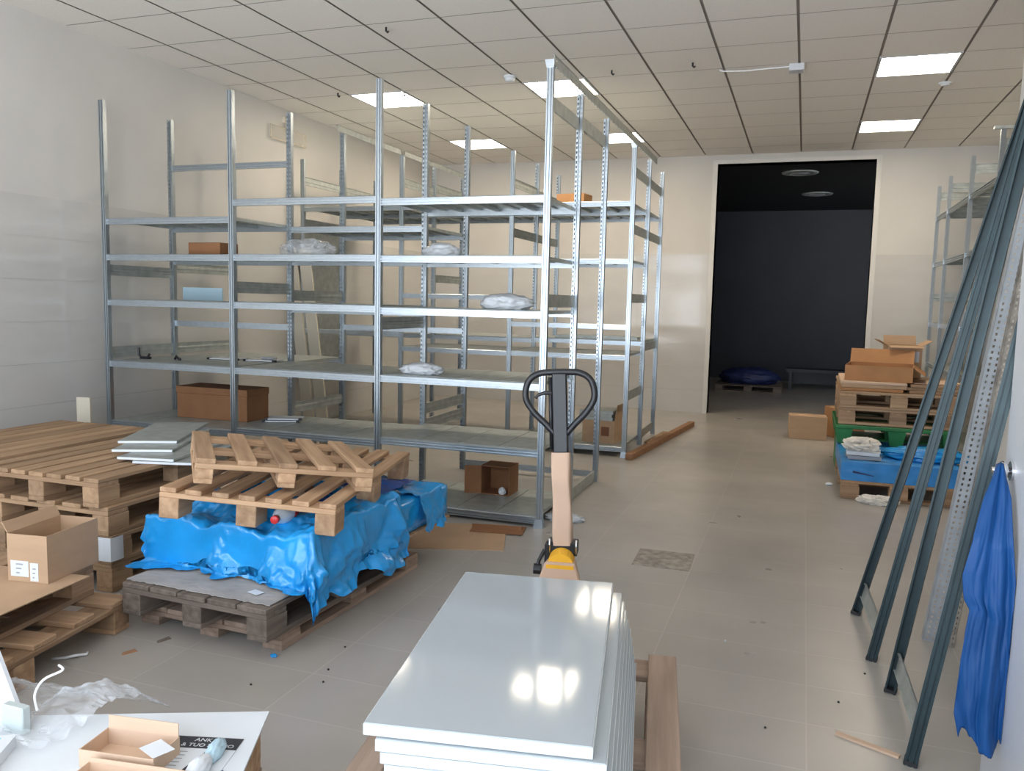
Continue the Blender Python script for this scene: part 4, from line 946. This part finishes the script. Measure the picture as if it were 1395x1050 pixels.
for k in range(9):
    r_ = random.Random(k)
    x, y = [(-1.75, 2.93), (-1.70, 2.72), (-1.66, 2.62), (-1.42, 3.1), (-0.25, 3.62), (0.2, 3.2), (0.31, 3.5), (-0.05, 2.9), (-1.9, 2.5)][k]
    solo('grit', ['dark crumb', 'small crumb', 'tiny crumb', 'lone crumb', 'pale bright crumb', 'brown crumb', 'dust lump', 'flat crumb', 'grey crumb'][k] + ' on the bare floor ' + ['by the grey pallet', 'nearer than the grey pallet corner', 'left of the white panels', 'between grey pallet and jack', 'right of the white panels', 'before the green posts', 'under the green posts', 'right of the slab pallet', 'in front of the grey pallet'][k], 'crumb',
         crumple(0.005, 0.0045, 0.005, k*1.3, 0.3, 2), M['black_dull'] if k != 4 else M['paper'], T(x, y, 0), 'crumbs on the floor')

# ------------------------------------------------------------------ foreground lower left
FR = R(24.0)
FC = Vector((-1.37, 1.883, 0))
FW = T(FC.x, FC.y, 0, FR)      # local -x along the far edge to the left, -y towards the camera
for k, lab in enumerate(('wooden pallet on the floor under the white sheet in the lower left foreground', 'wooden pallet directly under the white sheet in the lower left foreground')):
    pallet(lab, FW @ T(-0.62, -0.42, k*0.1455), L=1.2, Wd=0.8, nd=5, m=M['wood_pink'] if k == 0 else M['wood'])
solo('white_sheet', 'large white board lying on the pallet in the lower left foreground', 'board', MB().box(-1.15, 0.0, -0.80, 0.0, 0, 0.006), M['paper'], FW @ T(0, 0, 0.2905))
ZW = 0.2972
t = open_box('open pale brown box with a raised back flap in the lower left foreground', T(-1.54, 1.545, ZW, R(8.5)), 0.205, 0.11, 0.046, M['card_pale'], flaps=(('y+', 0.034, 4),), th=0.0025)
t = open_box('second pale brown box in front, cut by the bottom picture edge', T(-1.437, 1.425, ZW, R(8.5)), 0.28, 0.115, 0.034, M['card_pale'], flaps=(('y+', 0.010, 8),), th=0.0025)
# leaflet with a black header band
LM = T(-1.395, 1.60, ZW, R(16))
t = thing('leaflet', 'printed leaflet with black header band lying on the white board', 'leaflet', LM)
link('page', MB().box(-0.11, 0.09, -0.13, 0.11, 0, 0.0012).mesh('page', M['paper']), t, LM)
hd = link('header_band', MB().box(-0.11, 0.09, 0.055, 0.11, 0.0012, 0.0018).mesh('header_band', M['ink']), t, LM)
def text(s, size, mw, parent, m, nm):
    cu = bpy.data.curves.new(nm, 'FONT'); cu.body = s; cu.size = size; cu.align_x = 'CENTER'; cu.align_y = 'CENTER'; cu.extrude = 0.0002
    cu.materials.append(m); tmp = bpy.data.objects.new(nm, cu); C.objects.link(tmp); bpy.context.view_layer.update()
    me = bpy.data.meshes.new_from_object(tmp.evaluated_get(bpy.context.evaluated_depsgraph_get())); bpy.data.objects.remove(tmp); return link(nm, me, parent, mw)
text('ANK', 0.022, LM @ T(-0.012, 0.094, 0.0021), hd, M['paper'], 'lettering')
text('ZA & TUO SPAZIO', 0.021, LM @ T(-0.008, 0.069, 0.0021), hd, M['paper'], 'lettering')
pn = link('photo_panel', MB().hexa([(-0.02, -0.09, 0.0012), (0.025, -0.09, 0.0012), (0.06, 0.04, 0.0012), (0.015, 0.04, 0.0012), (-0.02, -0.09, 0.0018), (0.025, -0.09, 0.0018), (0.06, 0.04, 0.0018), (0.015, 0.04, 0.0018)]).mesh('photo_panel', M['ink']), t, LM)
for k in range(5):
    link('text_line', MB().box(-0.10, -0.03, 0.035-0.016*k, 0.039-0.016*k, 0.0012, 0.0016).mesh('text_line', M['label_grey']), t, LM)
t = thing('work_glove', 'folded white and pale blue work glove lying on the leaflet', 'glove', T(-1.345, 1.575, ZW))
GM = T(-1.345, 1.605, ZW+0.003, R(104))
link('cuff', crumple(0.05, 0.021, 0.026, 2.9, 0.25).mesh('cuff', M['pale_blue'], smooth=True), t, GM @ T(0.03, 0, 0))
link('palm', crumple(0.058, 0.026, 0.028, 5.9, 0.25).mesh('palm', M['white_plastic'], smooth=True), t, GM @ T(-0.055, 0.004, 0))
solo('navy_card', 'dark navy card under the glove at the bottom edge', 'card', MB().box(-0.04, 0.04, -0.03, 0.03, 0, 0.002), M['navy'], T(-1.275, 1.545, ZW, R(-30)))
solo('white_card', 'small white card lying on the open pale box', 'card', MB().box(-0.035, 0.035, -0.028, 0.028, 0, 0.001), M['paper'], T(-1.455, 1.545, ZW+0.048, R(-20)))
# white panel standing at the left edge, clip, brochures
t = thing('leaning_white_panel', 'smooth white panel leaning at the far left edge of the foreground', 'panel', T(-2.05, 1.55, ZW))
link('sheet', MB().hexa([(-2.60, 1.60, ZW), (-1.905, 1.555, ZW), (-1.905, 1.567, ZW), (-2.60, 1.612, ZW), (-2.62, 1.70, 0.50), (-2.16, 1.655, 0.50), (-2.16, 1.667, 0.50), (-2.62, 1.712, 0.50)]).mesh('sheet', M['white_paint']), t)
link('edge_clip', MB().box(-1.96, -1.885, 1.53, 1.556, ZW, ZW+0.075).mesh('edge_clip', M['glass_grey'], bevel=0.003), t)
solo('white_cable', 'white cable loop standing up beside the leaning white panel', 'cable', MB().tube(catmull([(0, 0, 0.05), (-0.03, 0.02, 0.08), (-0.02, 0.04, 0.115), (0.015, 0.07, 0.135), (-0.02, 0.09, 0.135)], 5), 0.0035, 8), M['wire'], T(-1.885, 1.575, ZW), smooth=True)
t = thing('brochures', 'brochures with cyan and amber print in the lower left corner', 'brochure', T(-1.93, 1.46, ZW))
BM = T(-1.885, 1.41, ZW, R(28))
link('cover', MB().box(-0.16, 0.06, -0.1, 0.06, 0.0, 0.03).mesh('cover', M['paper']), t, BM)
link('cyan_print', MB().box(-0.12, 0.03, 0.01, 0.045, 0.03, 0.0308).mesh('cyan_print', M['cyan']), t, BM)
link('amber_print', MB().box(-0.12, 0.035, -0.045, -0.01, 0.03, 0.0308).mesh('amber_print', M['amber']), t, BM)
# clear film beyond the board
def filmf(u, v):
    x = -2.57+0.80*u+0.05*v; y = 1.475+0.50*v-0.08*u*v
    z = 0.304-0.16*max(0, v-0.5)*2*(1-u*0.55)+0.022*abs(fract((u*3, v*3, 2), 2.0, 4))+0.014*abs(fract((u*8, v*8, 1), 2, 3))
    d = math.hypot((u-0.90)/0.22, (v-0.62)/0.40); z += 0.085*max(0, 1-d)
    return (x, y, max(z, 0.304 if v < 0.45 else 0.15))
solo('clear_film_sheet', 'clear crinkled plastic film lying over the left edge of the white board', 'film', MB().grid(filmf, 80, 60), M['clear'], smooth=False)
